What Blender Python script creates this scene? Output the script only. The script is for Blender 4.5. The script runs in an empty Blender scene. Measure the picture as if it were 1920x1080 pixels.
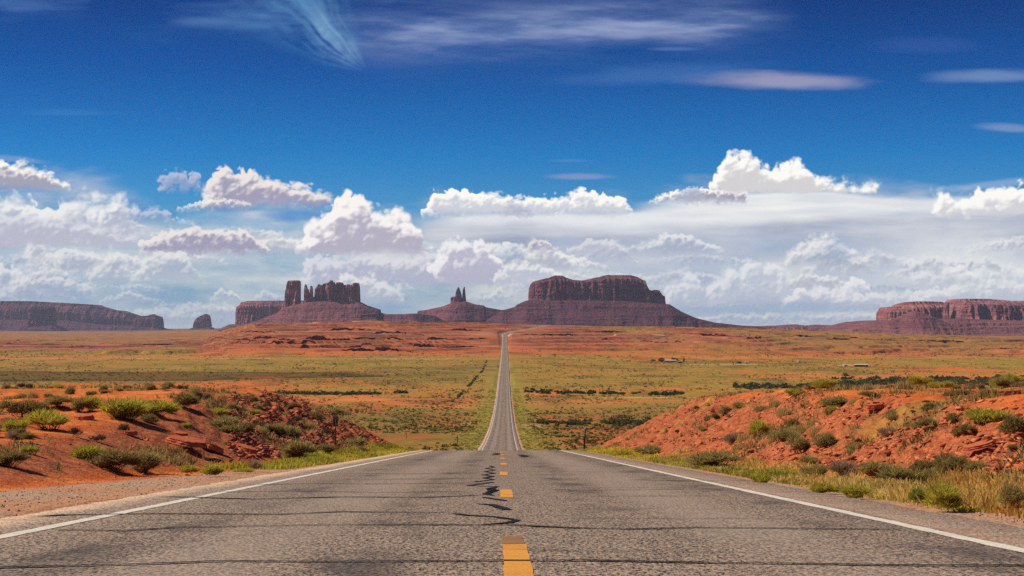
import bpy, bmesh, math, random
import numpy as np
from mathutils import Vector
R = math.radians
scn = bpy.context.scene
COL = scn.collection

# ------------------------------------------------------------------ camera, sky, sun, exposure
F0, VX, HY = 3067.0, 932.0, 612.0            # focal length in photo pixels, heading column, horizon row
cam = bpy.data.objects.new('camera', bpy.data.cameras.new('camera'))
COL.objects.link(cam); scn.camera = cam
cam.data.sensor_width = 36.0
cam.data.lens = F0 / 1920 * 36
cam.data.clip_start = 0.1
cam.data.clip_end = 90000
cam.location = (0, 0, 0)
cam.rotation_euler = Vector(((960 - VX) / F0, 1, (HY - 540) / F0)).to_track_quat('-Z', 'Y').to_euler()
SUN_AZ, SUN_EL = R(-84), R(46)               # azimuth from +Y towards +X
sdir = Vector((math.sin(SUN_AZ) * math.cos(SUN_EL), math.cos(SUN_AZ) * math.cos(SUN_EL), math.sin(SUN_EL)))
sl = bpy.data.lights.new('sun', 'SUN'); sl.energy = 5.0; sl.angle = R(0.5); sl.color = (1.0, 0.90, 0.74)
so = bpy.data.objects.new('sun', sl); COL.objects.link(so)
so.rotation_euler = sdir.to_track_quat('Z', 'Y').to_euler()
scn.view_settings.view_transform = 'Standard'
scn.view_settings.look = 'None'
scn.view_settings.exposure = 0.0
scn.view_settings.gamma = 1.0
scn.cycles.max_bounces = 6
scn.cycles.diffuse_bounces = 3
scn.cycles.volume_bounces = 1
scn.cycles.transparent_max_bounces = 8
scn.cycles.use_denoising = False
scn.cycles.sample_clamp_indirect = 5.0

# ------------------------------------------------------------------ numeric helpers
def _h(ix, iy, s):
    n = (ix.astype(np.int64) * 374761393 + iy.astype(np.int64) * 668265263 + s * 974634777) & 0xffffffff
    n = ((n ^ (n >> 13)) * 1274126177) & 0xffffffff
    return ((n ^ (n >> 16)) & 0xffffff) / float(0xffffff) * 2 - 1

def vn(x, y, s=0):
    x = np.asarray(x, float); y = np.asarray(y, float)
    x, y = np.broadcast_arrays(x, y)
    ix = np.floor(x); iy = np.floor(y)
    fx = x - ix; fy = y - iy
    fx = fx * fx * fx * (fx * (fx * 6 - 15) + 10); fy = fy * fy * fy * (fy * (fy * 6 - 15) + 10)
    a = _h(ix, iy, s); b = _h(ix + 1, iy, s); c = _h(ix, iy + 1, s); d = _h(ix + 1, iy + 1, s)
    return (a + (b - a) * fx) * (1 - fy) + (c + (d - c) * fx) * fy

def fbm(x, y, s=0, o=4, g=.5):
    t = 0; a = 1.0; n = 0
    for k in range(o):
        t = t + a * vn(x * 2 ** k + 17.3 * k, y * 2 ** k - 9.1 * k, s + k * 31)
        n += a; a *= g
    return t / n

def ss(a, b, x):
    t = np.clip((np.asarray(x, float) - a) / (b - a), 0, 1)
    return t * t * (3 - 2 * t)

def lerp(a, b, t): return a + (b - a) * t
def I(x, xs, ys): return np.interp(x, xs, ys)

# ------------------------------------------------------------------ clouds, painted as a map of the sky's directions
def make_clouds():
    AZ, EL0, EL1, PPD = 30.0, -2.0, 20.0, 40
    W, Hh = int(2 * AZ * PPD), int((EL1 - EL0) * PPD)
    az = np.radians(np.linspace(-AZ, AZ, W))[None, :]
    el = np.radians(np.linspace(EL0, EL1, Hh))[:, None]
    PX = (VX + F0 * np.tan(az)) + 0 * el
    PY = HY - F0 * np.tan(el) / np.cos(az)
    rgb = np.zeros((Hh, W, 3)); al = np.zeros((Hh, W))
    def over(c, a):
        nonlocal rgb, al
        a = np.clip(a, 0, 1)
        na = a + al * (1 - a)
        c = np.asarray(c, float)
        if c.ndim == 1: c = c[None, None, :]
        rgb = (c * a[..., None] + rgb * (al * (1 - a))[..., None]) / np.maximum(na, 1e-6)[..., None]
        al = na
    def E(cx, cy, rx, ry, soft=.5, warp=.25, s=0, fx=.008, fy=.025):
        """soft ellipse in sky degrees with ragged borders"""
        n = fbm(PX * fx, PY * fy, s, 5, .55)
        d = np.sqrt(((PX - cx) / rx) ** 2 + ((PY - cy) / ry) ** 2) + n * warp
        return 1 - ss(1 - soft, 1 + soft * .4, d)
    # thin high cloud
    streak = fbm((PX * .9 + PY * 1.5) * .006, (PY * 1.0 - PX * .16) * .016, 5, 6, .58)
    streak2 = fbm((PX + PY * .5) * .004, (PY - PX * .02) * .028, 15, 6, .6)
    wisp = E(640, 60, 150, 95, .9, .6, 3, .006, .010)
    # curved cirrus hook
    # a fan of cirrus whose threads run together at a tip
    fx, fy = PX - 692, 138 - PY
    fr_ = np.hypot(fx, fy) + 1e-6
    th = np.degrees(np.arctan2(fy, -fx)) + 9 * fbm(PX / 130., PY / 90., 300, 3) - .035 * (fr_ - 120)
    thr = fbm(th / 6.5, fr_ / 200., 301, 3, .5) + .25 * fbm(PX / 14., PY / 9., 304, 4); thr2 = fbm(th / 11., fr_ / 120., 303, 4)
    m = ss(8, 26, th) * (1 - ss(58, 84, th)) * (1 - ss(170, 420, fr_)) * ss(0, 70, fr_) * (PY < 150)
    over((.13, .36, .62), m * np.clip(.40 + .7 * thr + .6 * thr2, 0, 1) * .55)
    m2 = np.exp(-((th - 47 - 6 * thr2) / 14) ** 2) * (1 - ss(110, 190, fr_)) * ss(8, 60, fr_) * (PY < 150)
    over((.30, .52, .70), m2 * np.clip(.45 + .8 * thr, 0, 1) * .60)
    veil = E(500, 20, 260, 60, .95, .7, 302, .005, .014)
    over((.12, .30, .58), veil * np.clip(.30 + 1.1 * streak2, 0, 1) * .5)
    band = np.exp(-((PY - 48 + (PX - 1000) * .02 + 14 * vn(PX * .004, 0, 9)) / 46) ** 2) * ss(560, 820, PX) * (1 - ss(1330, 1520, PX))
    over((.20, .29, .54), band * np.clip(.55 + .9 * streak2, 0, 1) * .88)
    over((.42, .46, .62), band * np.clip(streak2 * 1.5 + .05, 0, 1) * .5 * ss(0, 30, PY + 14 * streak))
    b2 = np.exp(-((PY - 5 - 8 * vn(PX * .01, 0, 77)) / 22) ** 2) * (1 - ss(180, 420, PX)) * ss(-200, 20, PX)
    over((.10, .22, .48), b2 * np.clip(.35 + streak2, 0, 1) * .8)
    b3 = np.exp(-((PY - 40) / 9) ** 2) * ss(300, 360, PX) * (1 - ss(400, 470, PX))
    over((.12, .26, .50), b3 * .3)
    def lens(cx, cy, rx, ry, c, a, tilt=0, s=0):
        dy = PY - cy - tilt * (PX - cx)
        n = fbm(PX * .012, PY * .06, 33 + s, 4, .55)
        d = np.sqrt(((PX - cx) / rx) ** 2 + (dy / np.where(dy < 0, ry, ry * .75)) ** 2) + .22 * n
        over(c, (1 - ss(.25, 1.12, d)) * a)
    lens(1462, 152, 195, 23, (.33, .33, .50), .85, .01, 1)
    lens(1250, 140, 230, 26, (.07, .19, .48), .42, -.05, 2)
    lens(1870, 142, 140, 18, (.17, .27, .52), .75, -.03, 3)
    lens(1895, 240, 75, 12, (.20, .30, .55), .75, .05, 4)
    lens(1090, 332, 80, 8, (.24, .31, .56), .75, 0, 5)
    lens(1070, 302, 50, 4, (.10, .28, .58), .4, 0, 6)
    lens(1265, 91, 55, 5, (.10, .20, .48), .5, 0, 7)
    lens(130, 213, 110, 9, (.05, .22, .55), .35, 0, 8)
    lens(1740, 85, 120, 22, (.05, .12, .42), .3, 0, 9)
    lens(30, 300, 80, 9, (.25, .38, .62), .55, .1, 10)
    lens(1880, 345, 140, 10, (.30, .45, .68), .6, -.10, 11)
    # bank of far cloud towards the horizon
    edge = I(PX, [-900, 0, 120, 250, 330, 560, 640, 760, 820, 1200, 1330, 1650, 1780, 1950, 2900],
                 [330, 350, 362, 372, 405, 398, 440, 415, 388, 382, 362, 362, 378, 385, 350])
    nz = fbm(PX * .006, PY * .02, 40, 5, .55)
    bank = ss(-30, 55, PY - edge + 60 * nz)
    v = ss(380, 610, PY)
    grain = fbm(PX * .004, PY * .022, 44, 6, .6)
    gr2 = fbm(PX * .012, PY * .02, 47, 5, .6)
    left = 1 - ss(560, 900, PX)
    cbase = np.stack([lerp(.44, .40, v), lerp(.52, .52, v), lerp(.66, .62, v)], -1)
    tex = np.clip(.5 + .95 * grain + .35 * gr2, 0, 1)[..., None]
    cb = lerp(cbase * np.array([.62, .76, .88]), cbase * np.array([1.75, 1.42, 1.12]), tex)
    over(cb, bank * (.93 - .18 * left * (.5 - grain)))
    # blue windows seen through the bank on the left
    def window(cx, cy, rx, ry, s, a=.85):
        over((.045, .24, .58), E(cx, cy, rx, ry, .75, .55, s, .015, .03) * a)
    window(280, 402, 55, 16, 201); window(440, 392, 75, 9, 202, .6); window(560, 405, 70, 12, 203, .7)
    window(620, 452, 50, 20, 204, .45); window(235, 380, 40, 10, 205, .5); window(500, 470, 90, 12, 206, .35)
    window(330, 505, 90, 10, 207, .2)
    # smooth anvil on the right: white top, grey-blue underside
    def sheet(x0, x1, top, bot, c, a, s, rag=14):
        n = fbm(PX * .006, PY * .018, s, 5, .55) * rag
        t = I(PX, top[0], top[1]); b = I(PX, bot[0], bot[1])
        m = ss(-6, 7, PY - t + n) * (1 - ss(-14, 16, PY - b + n * 1.3)) * ss(x0 - 60, x0 + 60, PX + n * 5) * (1 - ss(x1 - 60, x1 + 60, PX + n * 5))
        over(c, m * a)
    g = fbm(PX * .003, PY * .03, 60, 6, .6)
    g1 = fbm(PX * .006, PY * .011, 62, 5, .55)
    under = lerp(np.array([.30, .36, .50]), np.array([.62, .64, .70]), np.clip(.5 + .9 * g + .5 * g1, 0, 1)[..., None])
    sheet(800, 2900, ([800, 1200, 2900], [410, 398, 392]), ([800, 1200, 1600, 2900], [455, 490, 500, 480]), under, .92, 61, 16)
    soft = lerp(np.array([.36, .46, .62]), np.array([.82, .81, .78]), (ss(400, 560, PY) * .55 + .5 * g1)[..., None].clip(0, 1))
    sheet(1000, 2900, ([800, 2900], [455, 440]), ([800, 2900], [585, 585]), soft, .6, 66, 26)
    glow = np.exp(-(((PX - 1850) / 220) ** 2 + ((PY - 490) / 60) ** 2))
    over((.90, .90, .88), glow * np.clip(.7 + .5 * g1, 0, 1) * .75)
    sheet(820, 1500, ([820, 1000, 1500], [402, 400, 385]), ([820, 1200, 1500], [418, 424, 405]), (.86, .87, .88), .85, 68, 12)
    wht = lerp(np.array([.62, .66, .74]), np.array([.95, .93, .88]), np.clip(.5 + g, 0, 1)[..., None])
    sheet(1230, 2900, ([1180, 1300, 1400, 1560, 1760, 2900], [380, 366, 362, 357, 374, 380]),
          ([1180, 1300, 1500, 1700, 1900, 2900], [405, 416, 412, 396, 402, 404]), wht, .97, 63, 7)
    sheet(1250, 1640, ([1200, 1640], [408, 390]), ([1200, 1640], [413, 398]), (.50, .56, .70), .5, 67, 10)

    def worley(x, y, sd):
        ix = np.floor(x); iy = np.floor(y); best = np.full(np.shape(x), 9.)
        for i in (-1, 0, 1):
            for j in (-1, 0, 1):
                cx = ix + i; cy = iy + j
                dx = cx + .5 + .45 * _h(cx, cy, sd) - x; dy = cy + .5 + .45 * _h(cx, cy, sd + 5) - y
                best = np.minimum(best, dx * dx + dy * dy)
        return 1 - np.clip(np.sqrt(best), 0, 1)
    mid = PY[:, W // 2]
    def cumulus(profile, base, seed, n=150, rmin=5, rmax=24, hi=(1.0, .965, .88), lo=(.37, .36, .46), alpha=1.0,
                soft=3.0, basesoft=11, contrast=1.12, fade=0, puff=1.0):
        """one heaped cumulus: a lumpy density inside an outline, lit by how much of it lies towards the sun"""
        xs = np.array([p[0] for p in profile], float); ts = np.array([p[1] for p in profile], float)
        hgt = base - ts.min(); pad = 14 + .25 * hgt
        c0, c1 = np.searchsorted(PX[0], (xs[0] - pad - 10, xs[-1] + pad + 10))
        r0 = max(Hh - np.searchsorted(mid[::-1], base + pad + 45), 0); r1 = min(Hh - np.searchsorted(mid[::-1], ts.min() - pad - 10), Hh)
        X = PX[r0:r1, c0:c1]; Y = PY[r0:r1, c0:c1]
        if X.size < 50: return
        L = np.clip(hgt * .42, 9, 42)                                    # size of the largest heads
        wa, wb = fbm(X / (L * 1.3), Y / (L * 1.3), seed, 4, .6), fbm(X / (L * 1.3), Y / (L * 1.3), seed + 7, 4, .6)
        x_ = X + L * .34 * wa; y_ = Y + L * .34 * wb
        w1 = worley(x_ / L, y_ / (L * .9), seed + 1); w2 = worley(x_ / (L * .45), y_ / (L * .42), seed + 2); w3 = worley(x_ / (L * .2), y_ / (L * .19), seed + 3)
        lump = .55 * w1 + .32 * w2 + .10 * w3 + .14 * wa
        sv = np.clip(.6 + 1.6 * fbm(X / (L * 2.2), Y / (L * 1.6), seed + 41, 3), 0, 1.6)     # crisp here, wispy there
        top = np.interp(X + 3 * wa, xs, ts)
        et = (Y - top) / (L * .55)                                        # depth under the top outline
        eb = (base - Y + 5 * wb) / (basesoft * 1.3)
        es = np.minimum(X - xs[0] + 4 * wb, xs[-1] - X + 4 * wb) / (L * .5)
        e = np.minimum(np.minimum(et, es), eb + .35)
        D = np.minimum(e, 1.4) + puff * 2.5 * (lump - .50) + (.05 + .16 * sv) * fbm(X / (L * .16), Y / (L * .16), seed + 30, 3, .6)
        k = np.array([1, 4, 6, 4, 1.]); k /= k.sum()
        def blur(A, t=1):
            for _ in range(t):
                P = np.pad(A, 2, 'edge'); A = sum(k[i] * P[i:i + A.shape[0], 2:-2] for i in range(5))
                P = np.pad(A, 2, 'edge'); A = sum(k[i] * P[2:-2, i:i + A.shape[1]] for i in range(5))
            return A
        T = np.clip(D, 0, 1.6)
        def shift(A, dx, dy):
            P = np.pad(A, ((0, dy), (dx, 0))); return P[dy:dy + A.shape[0], :A.shape[1]]
        oc = 0
        for f, wgt in ((.06, .26), (.16, .26), (.34, .26), (.62, .22)):
            m_ = max(2, f * hgt * PPD / 53.5)
            oc = oc + wgt * shift(T, int(m_ * .62), int(m_ * .80))
        gy, gx = np.gradient(blur(lump, 1) * L * .55, -53.5 / PPD, 53.5 / PPD)
        rel = (-gx * -.55 - gy * -.70) / np.sqrt(1 + gx * gx + gy * gy)
        q = np.exp(-1.15 * oc) * 1.16 + .52 * rel + .55 * (blur(lump, 2) - .5) + .22 * fbm(X * .025, Y * .045, seed + 20, 5) - .30 * (1 - ss(-4, .45 * hgt, base - Y))
        q = ss(.22, .98, (q - .5) * contrast + .5)
        col = lerp(np.array(lo), np.array(hi), q[..., None])
        a = ss(-.03 - .28 * sv, .06 * soft + .16 * soft * sv, D) * (1 - ss(-basesoft, basesoft * 1.3, Y - base + 10 * wb + 5 * wa))
        if fade: a = a * np.clip(.72 + .6 * fbm(X * .02, Y * .03, seed + 13, 4), 0, 1)
        a = np.clip(a, 0, 1) * alpha
        A0 = al[r0:r1, c0:c1]; na = a + A0 * (1 - a)
        rgb[r0:r1, c0:c1] = (col * a[..., None] + rgb[r0:r1, c0:c1] * (A0 * (1 - a))[..., None]) / np.maximum(na, 1e-6)[..., None]
        al[r0:r1, c0:c1] = na
    # the crowded far bank: row behind row of small heaps, cream, grey and blue-grey
    rs = np.random.RandomState(99)
    for (yb, hh, ww, nn, al_) in ((392, 22, 150, 9, .55), (425, 34, 210, 13, .70), (465, 44, 230, 26, .78), (505, 46, 200, 32, .80), (540, 40, 170, 34, .78), (574, 30, 150, 36, .80), (604, 20, 140, 32, .80)):
        for i in range(nn):
            cx = rs.uniform(-820, 2700); w_ = ww * rs.uniform(.5, 1.3); h_ = hh * rs.uniform(.5, 1.3); b_ = yb + rs.uniform(-12, 12)
            if yb < 460 and cx > 760: continue
            if yb < 500 and cx > 800 and rs.uniform() < .6: continue
            pr = [(cx - w_ / 2, b_ - 3)] + [(cx + w_ * t_, b_ - h_ * (1 - (2 * t_) ** 2) * rs.uniform(.55, 1.1)) for t_ in (-.36, -.2, -.05, .1, .24, .38)] + [(cx + w_ / 2, b_ - 3)]
            tone = rs.uniform(0, 1)
            hi_ = lerp(np.array([.66, .70, .78]), np.array([.95, .92, .85]), tone); lo_ = lerp(np.array([.28, .38, .54]), np.array([.50, .51, .58]), tone)
            cumulus(pr, b_, 1000 + int(cx) + int(yb), alpha=al_ * rs.uniform(.6, 1.1), hi=tuple(hi_), lo=tuple(lo_), soft=rs.uniform(5, 12), basesoft=rs.uniform(8, 16))
    dim = dict(hi=(.86, .85, .80), lo=(.38, .45, .57), contrast=1.1)
    lil = dict(hi=(.86, .80, .77), lo=(.36, .34, .47))
    # far left bank
    cumulus([(-700, 330), (-300, 300), (-60, 300), (0, 300), (45, 306), (90, 326), (128, 342)], 356, 301, 130, 4, 16, soft=4)
    cumulus([(-500, 390), (-80, 352), (20, 368), (100, 392), (160, 365), (235, 368), (262, 400), (262, 440)], 462, 302, 240, 6, 26,
            hi=(.90, .89, .87), lo=(.47, .50, .62), soft=5, alpha=.92)
    cumulus([(296, 340), (306, 326), (324, 318), (344, 322), (352, 334), (362, 322), (374, 326), (378, 346)], 358, 303, 60, 4, 11, hi=(.56, .60, .74), lo=(.30, .38, .58), alpha=.75, soft=7, puff=1.5)
    cumulus([(384, 352), (398, 318), (430, 318), (470, 326), (510, 334), (560, 350), (600, 356), (622, 376)], 386, 304, 170, 4, 17, **lil)
    cumulus([(330, 392), (400, 372), (470, 380), (470, 392)], 394, 305, 50, 4, 9, alpha=.7, soft=4)
    cumulus([(262, 455), (300, 438), (360, 428), (410, 434), (460, 432), (500, 462)], 474, 306, 150, 4, 17, **lil)
    cumulus([(-300, 440), (0, 400), (60, 402), (130, 408), (260, 440)], 462, 307, 160, 6, 22, hi=(.76, .76, .80), lo=(.50, .50, .60), alpha=.8, soft=6)
    cumulus([(240, 520), (290, 474), (340, 472), (370, 505), (380, 528)], 530, 308, 90, 4, 15, alpha=.7, soft=6, **dim)
    cumulus([(160, 520), (205, 468), (240, 480), (240, 520)], 535, 309, 60, 4, 13, alpha=.6, soft=6, **dim)
    cumulus([(0, 545), (50, 520), (110, 520), (180, 540)], 560, 310, 90, 4, 12, alpha=.75, soft=6, **dim)
    cumulus([(395, 560), (415, 542), (440, 548), (450, 560)], 565, 311, 40, 3, 8, alpha=.7, soft=5, **dim)
    cumulus([(170, 590), (300, 576), (400, 566), (480, 580), (480, 600)], 612, 312, 130, 4, 12, alpha=.6, soft=6, **dim)
    # centre
    cumulus([(570, 480), (640, 480), (700, 478), (780, 476), (860, 470), (940, 492)], 535, 313, 200, 6, 22, hi=(.78, .76, .80), lo=(.46, .47, .60), alpha=.85, soft=5)
    cumulus([(610, 560), (640, 515), (700, 520), (760, 540), (760, 560)], 575, 314, 110, 4, 16, hi=(.92, .90, .86), lo=(.50, .54, .64), alpha=.75, soft=5)
    cumulus([(566, 455), (585, 414), (612, 408), (632, 372), (682, 372), (690, 392), (740, 392), (765, 410), (790, 445), (800, 462)],
            476, 315, 260, 4, 24, hi=(.97, .93, .90), lo=(.47, .44, .54))
    cumulus([(810, 480), (835, 455), (900, 452), (925, 478), (945, 500)], 520, 316, 110, 4, 17, hi=(.94, .92, .90), lo=(.50, .48, .60), alpha=.92)
    cumulus([(925, 515), (960, 492), (1000, 498), (1045, 505), (1060, 520)], 532, 317, 90, 4, 12, hi=(.93, .90, .87), lo=(.52, .56, .66), alpha=.8, soft=5)
    cumulus([(988, 464), (1000, 450), (1020, 450), (1040, 464)], 470, 318, 30, 3, 8, alpha=.85, **lil)
    cumulus([(1066, 470), (1100, 450), (1150, 452), (1180, 474)], 478, 319, 50, 4, 11, alpha=.75, hi=(.78, .76, .80), lo=(.50, .52, .62))
    cumulus([(794, 395), (812, 366), (850, 358), (900, 362), (985, 372), (1050, 372), (1090, 354), (1125, 366), (1178, 376)],
            404, 320, 240, 4, 15, hi=(1., .98, .93), lo=(.62, .64, .70))
    cumulus([(935, 402), (960, 378), (995, 392), (1000, 404)], 405, 321, 30, 4, 10, hi=(.55, .57, .68), lo=(.42, .45, .58), alpha=.8)
    cumulus([(905, 560), (925, 545), (940, 540), (945, 560)], 566, 322, 30, 4, 9, alpha=.7, soft=5, **dim)
    # right
    cumulus([(1218, 380), (1240, 366), (1300, 352), (1340, 356), (1400, 356)], 378, 323, 110, 4, 12)
    cumulus([(1255, 372), (1290, 351), (1308, 351), (1320, 366)], 372, 324, 30, 4, 9, hi=(.52, .56, .70), lo=(.42, .46, .60), alpha=.85)
    cumulus([(1338, 345), (1342, 318), (1362, 290), (1400, 284), (1418, 290), (1428, 312), (1470, 312), (1500, 306), (1522, 322), (1545, 340), (1600, 348), (1645, 352)],
            361, 325, 330, 4, 22, hi=(1., .98, .93), lo=(.66, .65, .66), basesoft=5)
    cumulus([(1755, 368), (1800, 366), (1850, 362), (1880, 352), (1930, 346), (2000, 330), (2300, 300), (2700, 340)], 402, 326, 380, 5, 24,
            hi=(1., .98, .93), lo=(.66, .66, .70))
    cumulus([(1240, 545), (1290, 500), (1320, 540), (1370, 500), (1420, 490), (1480, 500), (1500, 540)], 572, 327, 200, 4, 17,
            alpha=.72, soft=6, hi=(.92, .91, .88), lo=(.52, .58, .68))
    cumulus([(1465, 565), (1500, 542), (1570, 540), (1610, 522), (1632, 530), (1640, 560)], 576, 328, 130, 4, 14, alpha=.85, soft=5,
            hi=(.94, .92, .90), lo=(.52, .57, .68))
    cumulus([(1700, 520), (1780, 500), (1850, 500), (2000, 505), (2600, 470)], 540, 329, 180, 5, 18, alpha=.6, soft=7, hi=(.94, .93, .90), lo=(.60, .64, .70))
    cumulus([(1560, 555), (1740, 545), (1800, 530), (1870, 525), (1960, 530), (2600, 520)], 575, 330, 200, 5, 16, alpha=.75, soft=6, hi=(.92, .91, .88), lo=(.56, .60, .68))
    cumulus([(1300, 600), (1360, 588), (1480, 586), (1600, 586), (1680, 590)], 612, 331, 140, 4, 10, alpha=.65, soft=6, **dim)
    over((.17, .36, .60), E(1440, 580, 230, 12, .8, .5, 210, .01, .03) * .42)
    over((.17, .36, .60), E(720, 580, 70, 14, .8, .5, 211, .01, .03) * .40)
    over((.17, .36, .60), E(150, 560, 260, 26, .9, .5, 212, .006, .02) * .30)
    al *= 1 - ss(15, 20, np.degrees(el) + 0 * az)
    out = np.concatenate([np.clip(rgb, 0, 1), np.clip(al, 0, 1)[..., None]], -1).astype(np.float32)
    img = bpy.data.images.new('cloud_map', W, Hh, alpha=True, float_buffer=True)
    img.colorspace_settings.name = 'Non-Color'
    img.alpha_mode = 'CHANNEL_PACKED'
    img.pixels.foreach_set(out.ravel())
    img.update(); img.pack()
    return img, AZ, EL0, EL1

world = bpy.data.worlds.new('World'); scn.world = world
world.use_nodes = True
wt = world.node_tree; wt.nodes.clear()
def wn(t, **k):
    n = wt.nodes.new(t)
    for a, b in k.items(): setattr(n, a, b)
    return n
def wmath(op, a, b=None, c=None, clamp=False):
    n = wn('ShaderNodeMath', operation=op, use_clamp=clamp)
    for i, v in enumerate((a, b, c)):
        if v is None: continue
        if hasattr(v, 'links') or hasattr(v, 'is_linked'): wt.links.new(v, n.inputs[i])
        else: n.inputs[i].default_value = v
    return n.outputs[0]
sky = wn('ShaderNodeTexSky', sky_type='NISHITA', sun_disc=False)
sky.sun_elevation = SUN_EL; sky.sun_rotation = SUN_AZ
sky.altitude = 1600; sky.air_density = 1.0; sky.dust_density = 0.3; sky.ozone_density = 2.0
cimg, cAZ, cE0, cE1 = make_clouds()
tc = wn('ShaderNodeTexCoord'); sep = wn('ShaderNodeSeparateXYZ')
wt.links.new(tc.outputs['Generated'], sep.inputs[0])
azn = wmath('ARCTAN2', sep.outputs[0], sep.outputs[1])
eln = wmath('ARCSINE', sep.outputs[2])
un = wmath('ADD', wmath('MULTIPLY', azn, 1 / (2 * R(cAZ))), .5)
vv = wmath('MULTIPLY', wmath('SUBTRACT', eln, R(cE0)), 1 / R(cE1 - cE0), clamp=True)
cmb = wn('ShaderNodeCombineXYZ'); wt.links.new(un, cmb.inputs[0]); wt.links.new(wmath('MULTIPLY', vv, .998), cmb.inputs[1])
it = wn('ShaderNodeTexImage', image=cimg, extension='MIRROR', interpolation='Linear')
wt.links.new(cmb.outputs[0], it.inputs[0])
# clear sky: Nishita, deepened towards the zenith like the photograph's polarised blue
hsv = wn('ShaderNodeHueSaturation'); hsv.inputs['Saturation'].default_value = 1.30; hsv.inputs['Value'].default_value = 1.0
wt.links.new(sky.outputs[0], hsv.inputs['Color'])
ramp = wn('ShaderNodeValToRGB'); wt.links.new(wmath('MULTIPLY', eln, 1 / R(20)), ramp.inputs[0])
_cr = ramp.color_ramp
_cr.elements[0].position = 0.0; _cr.elements[0].color = (.45, .80, .98, 1)
_cr.elements[1].position = 1.0; _cr.elements[1].color = (.34, .46, .60, 1)
for _p, _c in ((.30, (.05, .46, .84)), (.44, (.02, .27, .60)), (.56, (.015, .16, .42)), (.70, (.10, .20, .45))):
    _e = _cr.elements.new(_p); _e.color = (*_c, 1)
mulc = wn('ShaderNodeMixRGB', blend_type='MULTIPLY'); mulc.inputs[0].default_value = 1
wt.links.new(hsv.outputs[0], mulc.inputs[1]); wt.links.new(ramp.outputs[0], mulc.inputs[2])
CLOUD_GAIN = 10.3
gain = wn('ShaderNodeMixRGB', blend_type='MULTIPLY'); gain.inputs[0].default_value = 1
wt.links.new(it.outputs['Color'], gain.inputs[1]); gain.inputs[2].default_value = (CLOUD_GAIN, CLOUD_GAIN, CLOUD_GAIN, 1)
mx = wn('ShaderNodeMixRGB'); wt.links.new(it.outputs['Alpha'], mx.inputs[0])
wt.links.new(mulc.outputs[0], mx.inputs[1]); wt.links.new(gain.outputs[0], mx.inputs[2])
bg = wn('ShaderNodeBackground'); bg.inputs['Strength'].default_value = 0.10
wt.links.new(mx.outputs[0], bg.inputs[0])
wo = wn('ShaderNodeOutputWorld'); wt.links.new(bg.outputs[0], wo.inputs[0])

# ------------------------------------------------------------------ mesh and object helpers
def mesh_np(name, V, F, smooth=False, attrs=None, mats=()):
    V = np.asarray(V, np.float32); F = np.asarray(F, np.int32)
    me = bpy.data.meshes.new(name)
    me.vertices.add(len(V)); me.vertices.foreach_set('co', V.ravel())
    k = F.shape[1]
    me.loops.add(F.size); me.loops.foreach_set('vertex_index', F.ravel())
    me.polygons.add(len(F))
    me.polygons.foreach_set('loop_start', np.arange(len(F), dtype=np.int32) * k)
    me.polygons.foreach_set('loop_total', np.full(len(F), k, np.int32))
    if smooth: me.polygons.foreach_set('use_smooth', np.ones(len(F), bool))
    for an, av in (attrs or {}).items():
        av = np.asarray(av, np.float32)
        if av.ndim == 1:
            at = me.attributes.new(an, 'FLOAT', 'POINT'); at.data.foreach_set('value', av)
        else:
            at = me.attributes.new(an, 'FLOAT_COLOR', 'POINT'); at.data.foreach_set('color', av.ravel())
    me.update(calc_edges=True)
    for m in mats: me.materials.append(m)
    return me

def add(name, me, parent=None, **tags):
    o = bpy.data.objects.new(name, me); COL.objects.link(o)
    if parent: o.parent = parent
    for k, v in tags.items(): o[k] = v
    return o

def grid_faces(nr, nc, off=0, wrap=False):
    r = np.arange(nr - 1)[:, None]; c = np.arange(nc if wrap else nc - 1)[None, :]
    c2 = (c + 1) % nc
    a = r * nc + c; b = r * nc + c2; d = (r + 1) * nc + c; e = (r + 1) * nc + c2
    return np.stack([a, b, e, d], -1).reshape(-1, 4) + off

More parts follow.
